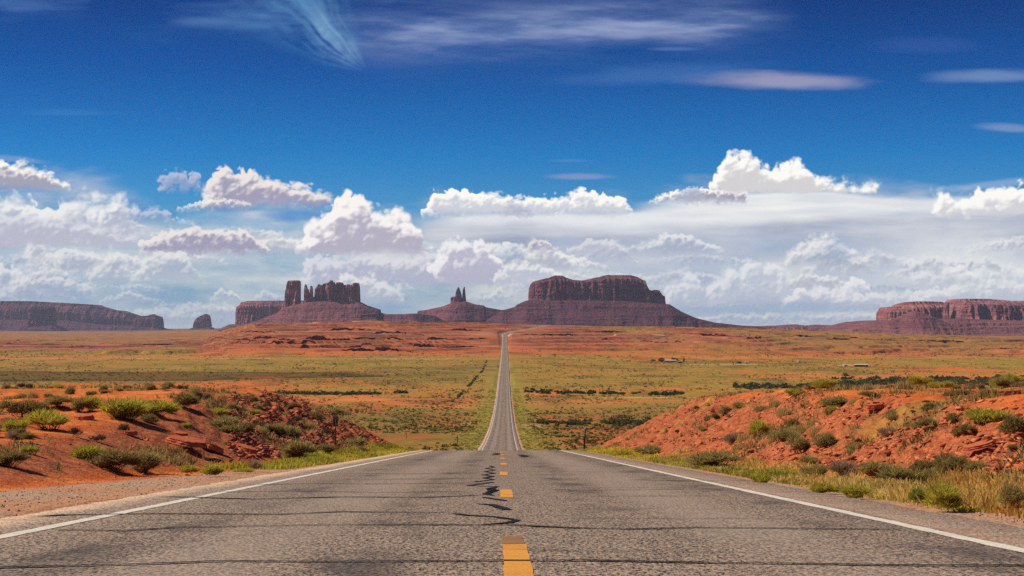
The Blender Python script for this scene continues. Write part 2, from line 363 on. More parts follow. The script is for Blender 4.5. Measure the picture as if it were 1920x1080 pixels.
class Mat:
    def __init__(s, name, rough=.9, spec=.2):
        s.m = bpy.data.materials.new(name); s.m.use_nodes = True
        s.t = s.m.node_tree; s.b = s.t.nodes['Principled BSDF']
        s.b.inputs['Roughness'].default_value = rough
        s.b.inputs['Specular IOR Level'].default_value = spec
        s.tc = s.t.nodes.new('ShaderNodeTexCoord')
    def n(s, t, **k):
        n = s.t.nodes.new(t)
        for a, b in k.items(): setattr(n, a, b)
        return n
    def link(s, a, b): s.t.links.new(a, b)
    def put(s, sock, v):
        if hasattr(v, 'is_linked'): s.link(v, sock)
        elif isinstance(v, (tuple, list)) and len(v) == 3 and sock.type == 'RGBA': sock.default_value = (*v, 1)
        else: sock.default_value = v
    def math(s, op, a, b=0.0, c=0.0, clamp=False):
        n = s.n('ShaderNodeMath', operation=op, use_clamp=clamp)
        s.put(n.inputs[0], a); s.put(n.inputs[1], b)
        if op in ('MULTIPLY_ADD',): s.put(n.inputs[2], c)
        return n.outputs[0]
    def noise(s, scale, detail=4, rough=.55, co=None, stretch=None, dist=0, kind='noise'):
        co = co or s.tc.outputs['Object']
        if stretch:
            mp = s.n('ShaderNodeMapping'); mp.inputs['Scale'].default_value = stretch
            s.link(co, mp.inputs[0]); co = mp.outputs[0]
        if kind == 'noise':
            n = s.n('ShaderNodeTexNoise'); n.inputs['Detail'].default_value = detail
            n.inputs['Roughness'].default_value = rough; n.inputs['Distortion'].default_value = dist
        else:
            n = s.n('ShaderNodeTexVoronoi')
            if kind == 'edge': n.feature = 'DISTANCE_TO_EDGE'
        n.inputs['Scale'].default_value = scale
        s.link(co, n.inputs['Vector'])
        return n.outputs['Distance'] if kind == 'edge' else n.outputs[0]
    def rng(s, v, a, b, c=0., d=1., smooth=False):
        n = s.n('ShaderNodeMapRange'); n.clamp = True
        if smooth: n.interpolation_type = 'SMOOTHSTEP'
        s.put(n.inputs[0], v); n.inputs[1].default_value = a; n.inputs[2].default_value = b
        n.inputs[3].default_value = c; n.inputs[4].default_value = d
        return n.outputs[0]
    def mix(s, f, a, b, mode='MIX'):
        n = s.n('ShaderNodeMixRGB', blend_type=mode)
        s.put(n.inputs[0], f); s.put(n.inputs[1], a); s.put(n.inputs[2], b)
        return n.outputs[0]
    def attr(s, name, chan=None):
        n = s.n('ShaderNodeAttribute', attribute_name=name)
        return n
    def sepc(s, sock):
        n = s.n('ShaderNodeSeparateColor'); s.link(sock, n.inputs[0]); return n.outputs
    def base(s, v): s.put(s.b.inputs['Base Color'], v); return s
    def bump(s, h, strength=.5, dist=.05, prev=None):
        n = s.n('ShaderNodeBump'); n.inputs['Strength'].default_value = strength; n.inputs['Distance'].default_value = dist
        s.put(n.inputs['Height'], h)
        if prev: s.link(prev, n.inputs['Normal'])
        s.link(n.outputs[0], s.b.inputs['Normal']); return n.outputs[0]

# ------------------------------------------------------------------ the lie of the land
_D = np.arange(-200, 9001, 1.0)
def _table(xs, ys):
    t = np.interp(_D, xs, ys)
    out = t.copy()
    for lo, w in ((0, 5), (160, 21), (600, 91), (1500, 201)):
        pad = np.pad(t, w, 'edge')
        k = np.hanning(2 * w + 1); k /= k.sum()
        sm = np.convolve(pad, k, 'same')[w:-w]
        wgt = ss(lo - 20, lo + 40, _D) if lo else np.ones_like(_D)
        out = lerp(out, sm, wgt)
    return out
BASE = ([150, 200, 250, 300, 340, 400, 500, 600, 700, 800, 1000, 1300, 1800, 2300, 2600, 3000, 3300, 3600, 4000, 9000],
        [-12.9, -17.9, -21.6, -24.3, -25.6, -28.6, -32.8, -36.2, -38.8, -40.6, -42.4, -41.5, -40.5, -38.0, -31.0, -15.0, -6.0, 0.4, 2.6, 5])
ROADZ = _table([-200, -30, 95, 112, *BASE[0]], [1.26, 1.26, -.765 - .0675 * 95, -8.55, *BASE[1]])
LEFTZ = _table([-200, 0, 15, 30, 40, 50, 60, 70, 80, 90, 100, 106, 125, *BASE[0]],
               [.8, -.8, -1.65, -2.25, -2.45, -2.55, -2.65, -2.85, -3.15, -3.55, -4.15, -4.6, -7.6, *BASE[1]])
RIGHTZ = _table([-200, 0, 20, 40, 60, 80, 100, 106, 125, *BASE[0]],
                [.8, -.2, -.95, -1.72, -2.42, -3.2, -4.3, -4.75, -7.6, *BASE[1]])
RX = ([-200, 0, 100, 334, 2960, 3010, 3060, 3120, 3300, 3500, 3750, 4200], [.12, .13, .25, .8, 14.4, 15.6, 20, 30, 66, 95, 118, 190])
_rx = np.interp(_D, *RX)
_k = np.hanning(41); _k /= _k.sum()
_rx = np.convolve(np.pad(_rx, 20, 'edge'), _k, 'same')[20:-20]
def road_z(y): return np.interp(y, _D, ROADZ)
def road_x(y): return np.interp(y, _D, _rx)

def ground(x, y, full=False):
    x = np.asarray(x, float); y = np.asarray(y, float)
    rz = road_z(y); xc = road_x(y)
    u = x - xc; au = np.abs(u)
    side = ss(-3, 3, u)
    zn = lerp(np.interp(y, _D, LEFTZ), np.interp(y, _D, RIGHTZ), side)
    # natural unevenness of the hill top
    near = 1 - ss(105, 150, y)
    zn = zn + near * (.30 * fbm(x / 6.5, y / 9.0, 3, 3) + .10 * fbm(x / 1.6, y / 2.0, 4, 3)) * ss(5, 9, au)
    # the broad plain
    zn = zn + ss(150, 500, y) * (1.0 * fbm(x / 90., y / 150., 8, 3) + .5 * fbm(x / 25., y / 25., 9, 3))
    # red tableland beyond the plain
    yy = np.maximum(y, 50.)
    p = VX + F0 * x / yy
    Ht = I(p, [-3000, 250, 380, 430, 480, 600, 700, 900, 955, 1100, 1400, 1700, 1950, 2600], [-39, -39, -30, -7, 5, 10, 11, 10, 5, 1.5, -5, -22, -31, -32])
    wander = 330 * fbm(x / 900. + 5, 0 * x + .3, 21, 3) * ss(30, 400, au)
    dd = y + wander
    S = I(dd, [2150, 2350, 2600, 3000, 3300, 3600, 3800], [0, .06, .22, .62, .85, .97, 1.0])
    ledge_n = fbm(x / 140., y / 260., 22, 5, .55)
    zt = lerp(-39.8, Ht, S) + 5.5 * ledge_n * ss(25, 200, au) * ss(2250, 2500, y) * (1 - ss(4300, 5500, y))
    st = 4.6
    q = zt / st + .55 * fbm(x / 300., y / 300., 27, 2)
    fq = q - np.floor(q)
    zs = (np.floor(q) + ss(.74, .80, fq) * .92 + .08 * fq) * st
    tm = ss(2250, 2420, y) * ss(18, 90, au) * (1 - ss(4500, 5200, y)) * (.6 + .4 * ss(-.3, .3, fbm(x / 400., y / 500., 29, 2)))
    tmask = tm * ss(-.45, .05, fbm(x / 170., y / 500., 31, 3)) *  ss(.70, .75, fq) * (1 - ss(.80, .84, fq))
    zt = lerp(zt, zs, tm)
    # low red terraces out on the left plain
    zt = zt + 4.0 * ss(-.1, .35, fbm(x / 500., y / 900., 35, 3)) * (1 - ss(300, 420, p)) * ss(2500, 3000, y) * (1 - ss(5000, 7000, y))
    far = ss(2150, 2300, y)
    zn = lerp(zn, zt, far)
    # far country settles to a plain
    zn = lerp(zn, I(p, [-3000, 250, 420, 700, 1000, 1350, 1700, 2600], [-39, -39, -25, -3, -3, -8, -44, -46]), ss(4600, 6500, y))
    # road cut and embankment
    toe = np.where(u < 0, I(y, [0, 20, 30, 45, 60, 100, 300, 3000], [8.8, 8.4, 7.8, 6.9, 6.5, 6.4, 6.0, 7]), I(y, [0, 100, 300, 3000], [5.9, 6.0, 6, 7]))
    slope = np.where(u < 0, I(y, [0, 25, 50, 75], [.22, .27, .42, .52]), I(y, [0, 20, 60], [.40, .46, .52]))
    rise = np.maximum(au - toe, 0)
    jag = near * ss(.1, 1.2, rise)
    top = rz + slope * rise - .02
    cutm = ss(-.25, .35, zn - top) * ss(.05, .6, rise) * near
    k = .35
    h = np.clip(.5 + .5 * (top - zn) / k, 0, 1)
    z = lerp(top, zn, h) - k * h * (1 - h) * ss(0, 1, rise)
    z = np.maximum(z, rz - .45 * rise - .02 - 4 * (y > 1e9))
    z = np.where((y > 3900) & (au > 30), zn, z)
    z = lerp(z, zn, ss(12, 60, au) * ss(2000, 2300, y) )
    # rubble and broken strata on the cut faces
    rub = fbm(x / .55, y / .8, 11, 4, .6)
    strata = z / .34 + 1.1 * fbm(x / 5., y / 7., 13, 3)
    fs = strata - np.floor(strata)
    gul = 1 - np.abs(fbm(x / 2.4, y / 3.2, 12, 3))
    z = z + jag * cutm * np.where(u < 0, .25 + .75 * ss(40, 62, y), 1) * (.17 * rub + .15 * (ss(.3, .75, fs) - fs) - .30 * ss(.72, 1.0, gul) * np.where(u < 0, ss(55, 80, y), 1))
    z = z + near * ss(6, 9, au) * (1 - cutm) * .035 * fbm(x / .5, y / .6, 14, 3)
    # hollow under the broken ledge on the left bank
    hx, hy = (x - HOLE[0]) / HOLE[2], (y - HOLE[1]) / HOLE[3]
    z = z - HOLE[4] * (1 - ss(.45, 1.0, np.sqrt(hx * hx + hy * hy) + .2 * fbm(x / .6, y / .6, 15, 3)))
    # bed under the asphalt
    bed = (1 - ss(4.15, 4.4, u)) * ss(-5.0, -4.75, u)
    z = z - bed * (.03 + .00035 * np.maximum(y, 0)) * (y < 4200)
    if not full: return z
    return z, dict(u=u, au=au, cut=cutm, p=p, near=near, S=S, tm=tmask, far=far, rise=rise)
HOLE = (0., -500., 1., 1., 0.)

def hit(px, py, d0=9., d1=9000.):
    d = np.exp(np.linspace(math.log(d0), math.log(d1), 4000))
    x = (px - VX) / F0 * d
    z = ground(x, d)
    yp = HY - F0 * z / d
    k = np.argmax(yp <= py)
    return float(x[k]), float(d[k]), float(z[k])
_hx, _hy, _hz = hit(380, 852, 20, 110)
HOLE = (_hx, _hy, .55, .9, .38)

# ------------------------------------------------------------------ ground sheet
def make_ground():
    a_in = np.arange(-21, 21.01, .045)
    a_out = np.concatenate([[22, 23.5, 26, 30, 35, 42], np.arange(50, 311, 6), [318, 325, 330, 334, 336.5, 338]])
    ang = np.radians(np.concatenate([a_in, a_out]))
    rr = [1.2]
    while rr[-1] < 24000:
        r = rr[-1]
        st = .04 if r < 8 else .0065 if r < 70 else .0045 if r < 108 else .011 if r < 2200 else .0032 if r < 4300 else .02
        rr.append(r * (1 + st))
    rr = np.array(rr)
    X = rr[:, None] * np.sin(ang)[None, :]; Y = rr[:, None] * np.cos(ang)[None, :]
    Z, m = ground(X, Y, True)
    nr, nc = X.shape
    V = np.stack([X, Y, Z], -1).reshape(-1, 3)
    F = grid_faces(nr, nc, 0, True)[:, ::-1]
    p, u, au = m['p'], m['u'], m['au']
    d = Y
    # vegetation cover
    n1 = fbm(X / 60., Y / 130., 50, 4); n2 = fbm(X / 220., Y / 500., 51, 4); n3 = fbm(X / 12., Y / 26., 52, 3)
    veg = ss(-.15, .35, .34 * n1 + .4 * n2 + .34 + .3 * n3) * ss(130, 330, d)
    brown = 1 - ss(700, 900, d + 100 * n1)
    # bare orange flats in the middle distance
    bare = 0
    for (pa, pb, da, db, s) in ((-2000, 930, 915, 985, .8), (700, 925, 830, 880, .8), (965, 1180, 1010, 1080, .7), (960, 2000, 885, 920, .65),
                                (1380, 2600, 1290, 1420, .6), (860, 930, 620, 660, .4), (960, 1150, 650, 680, .45), (960, 1150, 775, 800, .45), (980, 1700, 1080, 1120, .4),
                                (1150, 2100, 2000, 2150, .5), (400, 920, 1150, 1220, .3), (-2000, 500, 2000, 2200, .5)):
        nn = fbm(X / 30., Y / 40., 60, 4)
        m2 = ss(pa - 30, pa + 60, p + 80 * nn) * (1 - ss(pb - 60, pb + 30, p + 80 * nn)) * ss(da - 25, da + 20, d + 60 * nn) * (1 - ss(db - 20, db + 25, d + 60 * nn))
        bare = np.maximum(bare, s * m2)
    veg = veg * (1 - bare)
    veg = veg * (1 - .95 * ss(2080, 2350, d + 120 * n1)) 
    right = ss(940, 1200, p)
    veg = np.maximum(veg, ss(3350, 3700, d + 150 * n1) * (.50 + .3 * n2))
    veg = np.maximum(veg, (.30 + .25 * right) * ss(-.15, .45, n2 + .5 * n1 + .45 * right - .15) * ss(2000, 2300, d))
    veg = np.maximum(veg, .8 * (1 - ss(330, 420, p)) * ss(1900, 2300, d) * (1 - ss(2600, 3400, d)) * ss(-.3, .2, n2))
    # near hill: thin cover on the tops
    veg = np.maximum(veg, m['near'] * ss(6.5, 8, au) * ss(.1, .5, fbm(X / 3.0, Y / 5., 53, 3)) * .55 * np.where(u < 0, ss(48, 60, d), 1))
    verge = ss(4.6, 5.6, au) * (1 - ss(6, 19, au + 6 * n3)) * .75 * ss(105, 140, d) * (1 - ss(900, 1900, d))
    dark = np.maximum(ss(.05, .5, fbm(X / 35., Y / 80., 70, 4)) * ss(330, 500, d), brown * ss(120, 330, d) * .65)
    dark = np.maximum(dark, .9 * (1 - ss(850, 905, p)) * ss(1130, 1250, d + 60 * n1) * (1 - ss(1480, 1620, d + 80 * n1)) * (.6 + .4 * n3))  # left band: dark brush and cloud shade, both put into the colour
    gravel = (1 - ss(0, .5, au - I(d, [0, 20, 30, 45, 60, 130], [8.1, 7.7, 6.7, 5.6, 5.1, 5.0]) + .3 * n3 + .25 * fbm(X / .8, Y / 1.5, 54, 3))) * (u < 0)
    gravel = np.maximum(gravel, (1 - ss(0, .35, au - 4.75 + .22 * fbm(X / .7, Y / 1.5, 55, 3))) * (u > 0))
    pull = np.exp(-(((X - road_x(Y) - 10) / 5.5) ** 2 + ((Y - 590) / 22) ** 2) ** 2)
    gravel = np.maximum(gravel, pull)
    gravel = gravel * (d < 2600)
    track = 0
    for (pa, pb, da, db, w) in ((1120, 2400, 960, 985, 4), (-2000, 945, 2010, 2005, 7), (1285, 1440, 1760, 1740, 8), (1530, 1610, 1700, 1700, 8), (940, 1300, 2980, 2930, 6),
                                (500, 945, 2860, 2900, 6)):
        yl = I(p, [pa, pb], [da, db]) + 10 * fbm(p / 60., 0 * p, 61, 2)
        track = np.maximum(track, ss(pa - 5, pa + 15, p) * (1 - ss(pb - 15, pb + 5, p)) * np.exp(-((d - yl) / w) ** 2))
    track = np.maximum(track, (1 - ss(7, 13, au)) * ss(2850, 2980, d) * (1 - ss(3900, 4100, d)) * .85)
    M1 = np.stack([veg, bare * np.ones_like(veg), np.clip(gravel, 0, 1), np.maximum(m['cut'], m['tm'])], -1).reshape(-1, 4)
    M2 = np.stack([dark, verge, track, ss(2100, 2500, d + 200 * n2) * ss(-3, 3, m['S'] * 4)], -1).reshape(-1, 4)
    # centre fan
    c = len(V)
    V = np.vstack([V, [[0, 0, float(ground(0, 0))]]])
    M1 = np.vstack([M1, [[0, 0, 1, 0]]]); M2 = np.vstack([M2, [[0, 0, 0, 0]]])
    me = mesh_np('ground', V, F, True, dict(m1=M1, m2=M2), [ground_mat()])
    # close the small disc under the camera
    fan = bmesh.new(); fan.from_mesh(me); fan.verts.ensure_lookup_table()
    for i in range(nc):
        fan.faces.new((fan.verts[c], fan.verts[(i + 1) % nc], fan.verts[i]))
    fan.to_mesh(me); fan.free()
    return add('ground', me, kind='structure')

def ground_mat():
    M = Mat('desert_ground', .95, .1)
    co = M.tc.outputs['Object']
    m1 = M.attr('m1'); m2 = M.attr('m2')
    c1 = M.sepc(m1.outputs['Color']); c2 = M.sepc(m2.outputs['Color'])
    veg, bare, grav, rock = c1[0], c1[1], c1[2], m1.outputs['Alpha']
    dark, verge, track, red = c2[0], c2[1], c2[2], m2.outputs['Alpha']
    nA = M.noise(.35, 6, .6); nB = M.noise(3.0, 6, .65); nC = M.noise(22., 4, .7); nF = M.noise(.02, 8, .7)
    soil = M.mix(M.rng(nB, .35, .68), (.38, .066, .015), (.68, .165, .032))
    soil = M.mix(M.rng(nA, .45, .7), soil, (.76, .25, .060))
    soil = M.mix(M.rng(nC, .62, .74, 0, .6), soil, (.20, .045, .016))
    flats = M.mix(M.rng(nF, .4, .6), (.66, .24, .07), (.56, .17, .05))
    col = M.mix(bare, soil, flats)
    # far tableland: deep red rock with pale ledges
    tab = M.mix(M.rng(M.noise(.012, 8, .7, stretch=(1, 1, 6)), .38, .62), (.20, .045, .028), (.50, .165, .075))
    tab = M.mix(M.rng(M.noise(.05, 5, .75), .55, .7, 0, .7), tab, (.17, .10, .04))
    col = M.mix(red, col, tab)
    # broken rock
    rk = M.mix(M.rng(M.noise(2.2, 5, .7, stretch=(1, 1, 3)), .35, .62), (.20, .035, .018), (.62, .18, .070))
    rk = M.mix(M.rng(M.noise(9, 3, .7, kind='vor'), .2, .9, 0, .35), rk, (.70, .25, .10))
    wob = M.n('ShaderNodeVectorMath', operation='ADD'); M.link(co, wob.inputs[0])
    wn_ = M.n('ShaderNodeTexNoise'); wn_.inputs['Scale'].default_value = 3.0; wn_.inputs['Detail'].default_value = 4; M.link(co, wn_.inputs['Vector'])
    M.link(wn_.outputs['Color'], wob.inputs[1])
    ck = M.rng(M.noise(2.6, kind='edge', co=wob.outputs[0], stretch=(1, 1, 3.2)), .0, .10, 1, 0)
    ck2 = M.rng(M.noise(6.5, kind='edge', co=wob.outputs[0], stretch=(1, 1, 2.6)), .0, .12, 1, 0)
    ck = M.math('MAXIMUM', ck, M.math('MULTIPLY', ck2, .7))
    rk = M.mix(M.math('MULTIPLY', ck, M.rng(nA, .35, .6, .45, .95)), rk, (.085, .018, .012))
    col = M.mix(M.math('MULTIPLY', rock, .9), col, rk)
    riser_shade = M.mix(M.rng(nF, .4, .6), (.035, .010, .009), (.085, .022, .018))  # terrace risers darkened in colour, standing in for shade they lack
    col = M.mix(M.math('MULTIPLY', M.math('MULTIPLY', rock, red), .97), col, riser_shade)
    # vegetation tint
    vv1 = M.mix(M.rng(M.noise(.06, 7, .7), .4, .62), (.26, .19, .026), (.54, .35, .050))
    vv1 = M.mix(M.rng(M.noise(.004, 5, .7, stretch=(1, .45, 1)), .46, .60, 0, .85), vv1, (.50, .25, .045))
    vv1 = M.mix(M.rng(M.noise(.006, 5, .7, stretch=(.6, .5, 1)), .56, .66, 0, .7), vv1, (.15, .15, .028))
    vv1 = M.mix(M.rng(M.noise(.9, 4, .75), .42, .60, 0, .8), vv1, (.085, .070, .024))
    vv1 = M.mix(M.rng(M.noise(.3, 5, .8), .56, .66, 0, .85), vv1, (.52, .20, .075))
    brk = M.math('ADD', veg, M.math('MULTIPLY', M.math('SUBTRACT', M.noise(.22, 6, .75), .5), 1.6))
    col = M.mix(M.math('MULTIPLY', M.rng(brk, .25, .75), .92), col, vv1)
    dk = M.mix(M.rng(nB, .4, .6), (.045, .04, .018), (.10, .085, .03))
    col = M.mix(M.math('MULTIPLY', M.math('MULTIPLY', dark, M.rng(M.noise(.35, 6, .8), .40, .58)), .88), col, dk)
    vg = M.mix(M.rng(M.noise(.4, 5, .7), .4, .62), (.17, .18, .03), (.34, .30, .06))
    col = M.mix(M.math('MULTIPLY', verge, .85), col, vg)
    col = M.mix(M.math('MULTIPLY', track, .9), col, (.60, .38, .20))
    gv = M.mix(M.rng(M.noise(28, 3, .8), .38, .62), (.17, .115, .08), (.66, .46, .31))
    gv = M.mix(M.rng(nA, .40, .60, .15, .85), gv, (.50, .22, .10))
    col = M.mix(grav, col, gv)
    M.base(col)
    b = M.bump(M.noise(.5, 6, .8), .5, .5)
    b = M.bump(nB, .5, .10, b)
    M.bump(M.noise(30, 3, .8), .5, .02, b)
    return M.m
make_ground()

# ------------------------------------------------------------------ the road
def road_rows(a, b):
    r = np.concatenate([np.arange(-30, 400, 1.0), np.arange(400, 3000, 10.0), np.arange(3000, 4101, 10.0)])
    r = r[(r > a) & (r < b)]
    return np.concatenate([[a], r, [b]])

def strip(name, u0, u1, a, b, dz, rag=0.0, seed=0, cols=2):
    y = road_rows(a, b)
    if b - a < 30: y = np.linspace(a, b, max(4, int((b - a) / .12)))
    elif b < 200 or rag: y = np.unique(np.concatenate([np.arange(a, min(b, 60), .25), y]))
    us = np.linspace(0, 1, cols)
    e0 = u0 + rag * fbm(y / .35, 0 * y, seed, 3); e1 = u1 + rag * fbm(y / .35, 0 * y + 5, seed, 3)
    U = e0[:, None] + (e1 - e0)[:, None] * us[None, :]
    X = road_x(y)[:, None] + U
    Z = (road_z(y) + dz + .00004 * np.maximum(y, 0))[:, None] + 0 * U
    V = np.stack([X, y[:, None] + 0 * U, Z], -1).reshape(-1, 3)
    return V, grid_faces(len(y), cols), U.ravel()

def asphalt_mat():
    M = Mat('chip_seal_asphalt', .82, .25)
    au = M.attr('ru').outputs['Fac']
    ab = M.math('ABSOLUTE', au)
    n1 = M.noise(42, 2, .9, stretch=(1, .35, 1)); n2 = M.noise(1.1, 6, .65, stretch=(1, .35, 1)); n3 = M.noise(24, 2, .8, kind='vor'); n4 = M.noise(.25, 4, .6, stretch=(1, .25, 1))
    c = M.mix(M.rng(n1, .43, .57), (.018, .013, .010), (.42, .295, .205))
    c = M.mix(M.rng(M.noise(30, 3, .9), .56, .64, 0, .8), c, (.62, .48, .36))
    mid = M.rng(M.math('ABSOLUTE', M.math('SUBTRACT', ab, 1.9)), .15, .75, 1, 0, True)
    trk = M.rng(M.math('ABSOLUTE', M.math('SUBTRACT', M.math('ABSOLUTE', M.math('SUBTRACT', ab, 1.95)), .95)), .1, .55, 1, 0, True)
    c = M.mix(M.math('MULTIPLY', mid, M.rng(n2, .3, .6, .1, .42)), c, (.38, .29, .22))
    c = M.mix(M.math('MULTIPLY', trk, M.rng(n2, .46, .66, 0, .75)), c, (.040, .034, .032))
    c = M.mix(M.rng(n4, .55, .75, 0, .35), c, (.060, .050, .048))
    jit = M.math('MULTIPLY', M.math('SUBTRACT', n2, .5), .9)
    dirt = M.mix(M.rng(n1, .38, .58), (.20, .13, .085), (.74, .52, .35))
    dirt = M.mix(M.rng(M.noise(1.3, 5, .7), .5, .7, 0, .6), dirt, (.46, .20, .10))
    left_e = M.rng(M.math('SUBTRACT', jit, au), 4.3, 4.7, 0, .92)
    right_e = M.rng(M.math('ADD', au, M.math('MULTIPLY', jit, .4)), 3.44, 3.58, 0, 1)
    c = M.mix(M.math('MAXIMUM', left_e, right_e), c, dirt)
    # a thin crack network
    cr = M.rng(M.noise(.8, 2, .5, kind='edge', co=None), .0, .006, 1, 0)
    c = M.mix(M.math('MULTIPLY', cr, M.rng(M.noise(.3, 3, .6), .5, .62, 0, .6)), c, (.02, .018, .018))
    M.base(c)
    b = M.bump(n3, .5, .012)
    M.bump(n1, .6, .010, b)
    return M.m

V, F, U = strip('road', -4.85, 4.3, -30, 4100, 0, .10, 7, 7)
ru = U.copy()
nv = len(V)
# skirts so the slab has an edge
nr_ = nv // 7
Vs = V.reshape(nr_, 7, 3)
low = Vs[:, [0, 6]].copy(); low[:, :, 2] -= (.16 + .0006 * np.maximum(low[:, :, 1], 0)); low[:, 0, 0] -= .12; low[:, 1, 0] += .12
V2 = np.vstack([V, low.reshape(-1, 3)])
i = np.arange(nr_ - 1)
fl = np.stack([nv + 2 * i, i * 7, (i + 1) * 7, nv + 2 * (i + 1)], -1)
fr = np.stack([i * 7 + 6, nv + 2 * i + 1, nv + 2 * (i + 1) + 1, (i + 1) * 7 + 6], -1)
road = add('road', mesh_np('road', V2, np.vstack([F, fl, fr]), False, dict(ru=np.concatenate([ru, np.tile([-5.0, 4.5], nr_)])), [asphalt_mat()]), kind='structure')

def paint_mat(name, c, worn, amt):
    M = Mat(name, .7, .3)
    n = M.noise(38, 4, .85); n2 = M.noise(2.2, 4, .7)
    w = M.math('ADD', M.rng(n, .50, .60, 0, 1), M.rng(n2, .5, .7, 0, .7), clamp=True)
    col = M.mix(M.rng(M.noise(60, 2, .8), .4, .6, 0, .5), c, tuple(q * .62 for q in c))
    M.base(M.mix(M.math('MULTIPLY', w, amt), col, worn)); M.bump(n, .5, .008)
    return M.m
white = paint_mat('worn_white_paint', (.84, .76, .62), (.30, .23, .17), .55)
yellow = paint_mat('yellow_paint', (.84, .36, .035), (.34, .16, .06), .62)
faded = paint_mat('faded_yellow_paint', (.36, .17, .05), (.18, .12, .085), .8)
for s_, uu in ((-1, -3.95), (1, 3.38)):
    V, F, _ = strip('edge_line', uu - .072, uu + .072, -30, 3900, .004, .018, 11 + s_)
    add('edge_line', mesh_np('edge_line', V, F, False, None, [white]), road)
k = -2
for k in range(-2, 60):
    a = 8.6 + 12.15 * k
    off = -.02 if k == 0 else -.03 if k < 3 else 0
    V, F, _ = strip('centre_dash', -.083 + off, .083 + off, a, a + 3.1, .004 + (.03 if a > 380 else 0), .008, 30 + k)
    add('centre_dash', mesh_np('centre_dash', V, F, False, None, [yellow]), road)
V, F, _ = strip('faded_dash', -.115, .045, 11.75, 12.65, .003, .012, 77)
add('centre_dash', mesh_np('centre_dash', V, F, False, None, [faded]), road, label='faded brown end of the nearest centre dash')

def plane_pt(px, py):
    k = (py - 819.0)
    return (px - VX) * .765 / k, 2346.0 / k

def ribbon(pts, width, seed, step=.06):
    """tar ribbon on the road through (x, y) points"""
    pts = np.array(pts, float)
    seg = np.r_[0, np.cumsum(np.hypot(*np.diff(pts, axis=0).T))]
    n = max(6, int(seg[-1] / step)); t = np.linspace(0, seg[-1], n)
    X = np.interp(t, seg, pts[:, 0]); Y = np.interp(t, seg, pts[:, 1])
    Y = Y + .05 * fbm(X / .8, t / 2., seed, 4, .6)
    dx = np.gradient(X); dy = np.gradient(Y); L = np.hypot(dx, dy) + 1e-6
    w = width * .9 * np.clip(.75 + .55 * fbm(t / .5, 0 * t, seed + 5, 4, .65), .2, 2) * np.clip(np.minimum(t, seg[-1] - t) / .2, .15, 1) / 2
    nx, ny = -dy / L, dx / L
    A = np.stack([X + nx * w, Y + ny * w], -1); B = np.stack([X - nx * w, Y - ny * w], -1)
    P = np.stack([A, B], 1).reshape(-1, 2)
    Z = road_z(P[:, 1]) + .0085
    return np.column_stack([P, Z]), grid_faces(n, 2)
seams = []
def seam(pxs, w, seed): seams.append(ribbon([plane_pt(*q) for q in pxs], w, seed))
seam([(-300, 1064), (0, 1063), (250, 1057), (420, 1051), (620, 1053), (950, 1050), (1100, 1051), (1400, 1057), (1700, 1060), (2400, 1064)], .095, 1)
seam([(100, 992), (240, 994), (330, 988), (640, 983), (960, 984), (1080, 990), (1180, 992), (1300, 989), (1720, 994)], .12, 2)
seam([(60, 968), (130, 964), (300, 962), (520, 964), (640, 959), (850, 961)], .16, 3)
seam([(300, 930), (480, 935), (640, 931), (800, 932), (905, 928)], .19, 4)
seam([(400, 922), (560, 920), (700, 923), (880, 921)], .09, 5)
seam([(470, 908), (600, 906), (700, 907), (900, 905)], .16, 6)
seam([(620, 887), (760, 888), (900, 886)], .12, 7)
seam([(640, 898), (800, 898), (910, 896)], .10, 8)
seam([(1030, 917), (1080, 919), (1200, 918), (1300, 917)], .10, 9)
seam([(1040, 954), (1150, 955), (1250, 953)], .05, 10)
seam([(1180, 899), (1290, 902), (1420, 901)], .12, 11)
seam([(960, 883), (1100, 884), (1180, 885)], .10, 12)
seam([(950, 1030), (1400, 1036)], .03, 13)
seam([(847, 962), (880, 966), (930, 969), (970, 975), (952, 980), (900, 984)], .13, 14)
seam([(891, 944), (922, 946), (951, 955), (930, 956)], .16, 15)
seam([(904, 932), (925, 935), (951, 939)], .13, 16)
zz = [(918, 873), (926, 876), (910, 878), (928, 881), (909, 884), (927, 887), (906, 890), (924, 893), (908, 896), (926, 899), (890, 903), (924, 904), (878, 910), (932, 912), (918, 916), (927, 920), (910, 926), (926, 929)]
seam(zz, .13, 17)
seam([(918, 915), (925, 919), (914, 925)], .22, 18)
seam([(925, 853), (935, 851), (928, 849)], .4, 19)
seam([(975, 852), (985, 855), (980, 857)], .4, 20)
for j in range(26):
    rs = random.Random(500 + j)
    y0 = rs.uniform(14, 85); x0 = rs.choice((-1, 1)) * rs.uniform(.2, 3.4)
    seams.append(ribbon([(x0, y0), (x0 + rs.uniform(.5, 2.2), y0 + rs.uniform(-.2, .2))], rs.uniform(.02, .06), 600 + j, .1))
o = 0; VV = []; FF = []
for v_, f_ in seams: VV.append(v_); FF.append(f_ + o); o += len(v_)
tarM = Mat('crack_tar', .85, .1); tarM.base(tarM.mix(tarM.rng(tarM.noise(40, 3), .4, .6), (.010, .009, .010), (.030, .027, .027)))
add('tar_seams', mesh_np('tar_seams', np.vstack(VV), np.vstack(FF), False, None, [tarM.m]), road, kind='stuff')

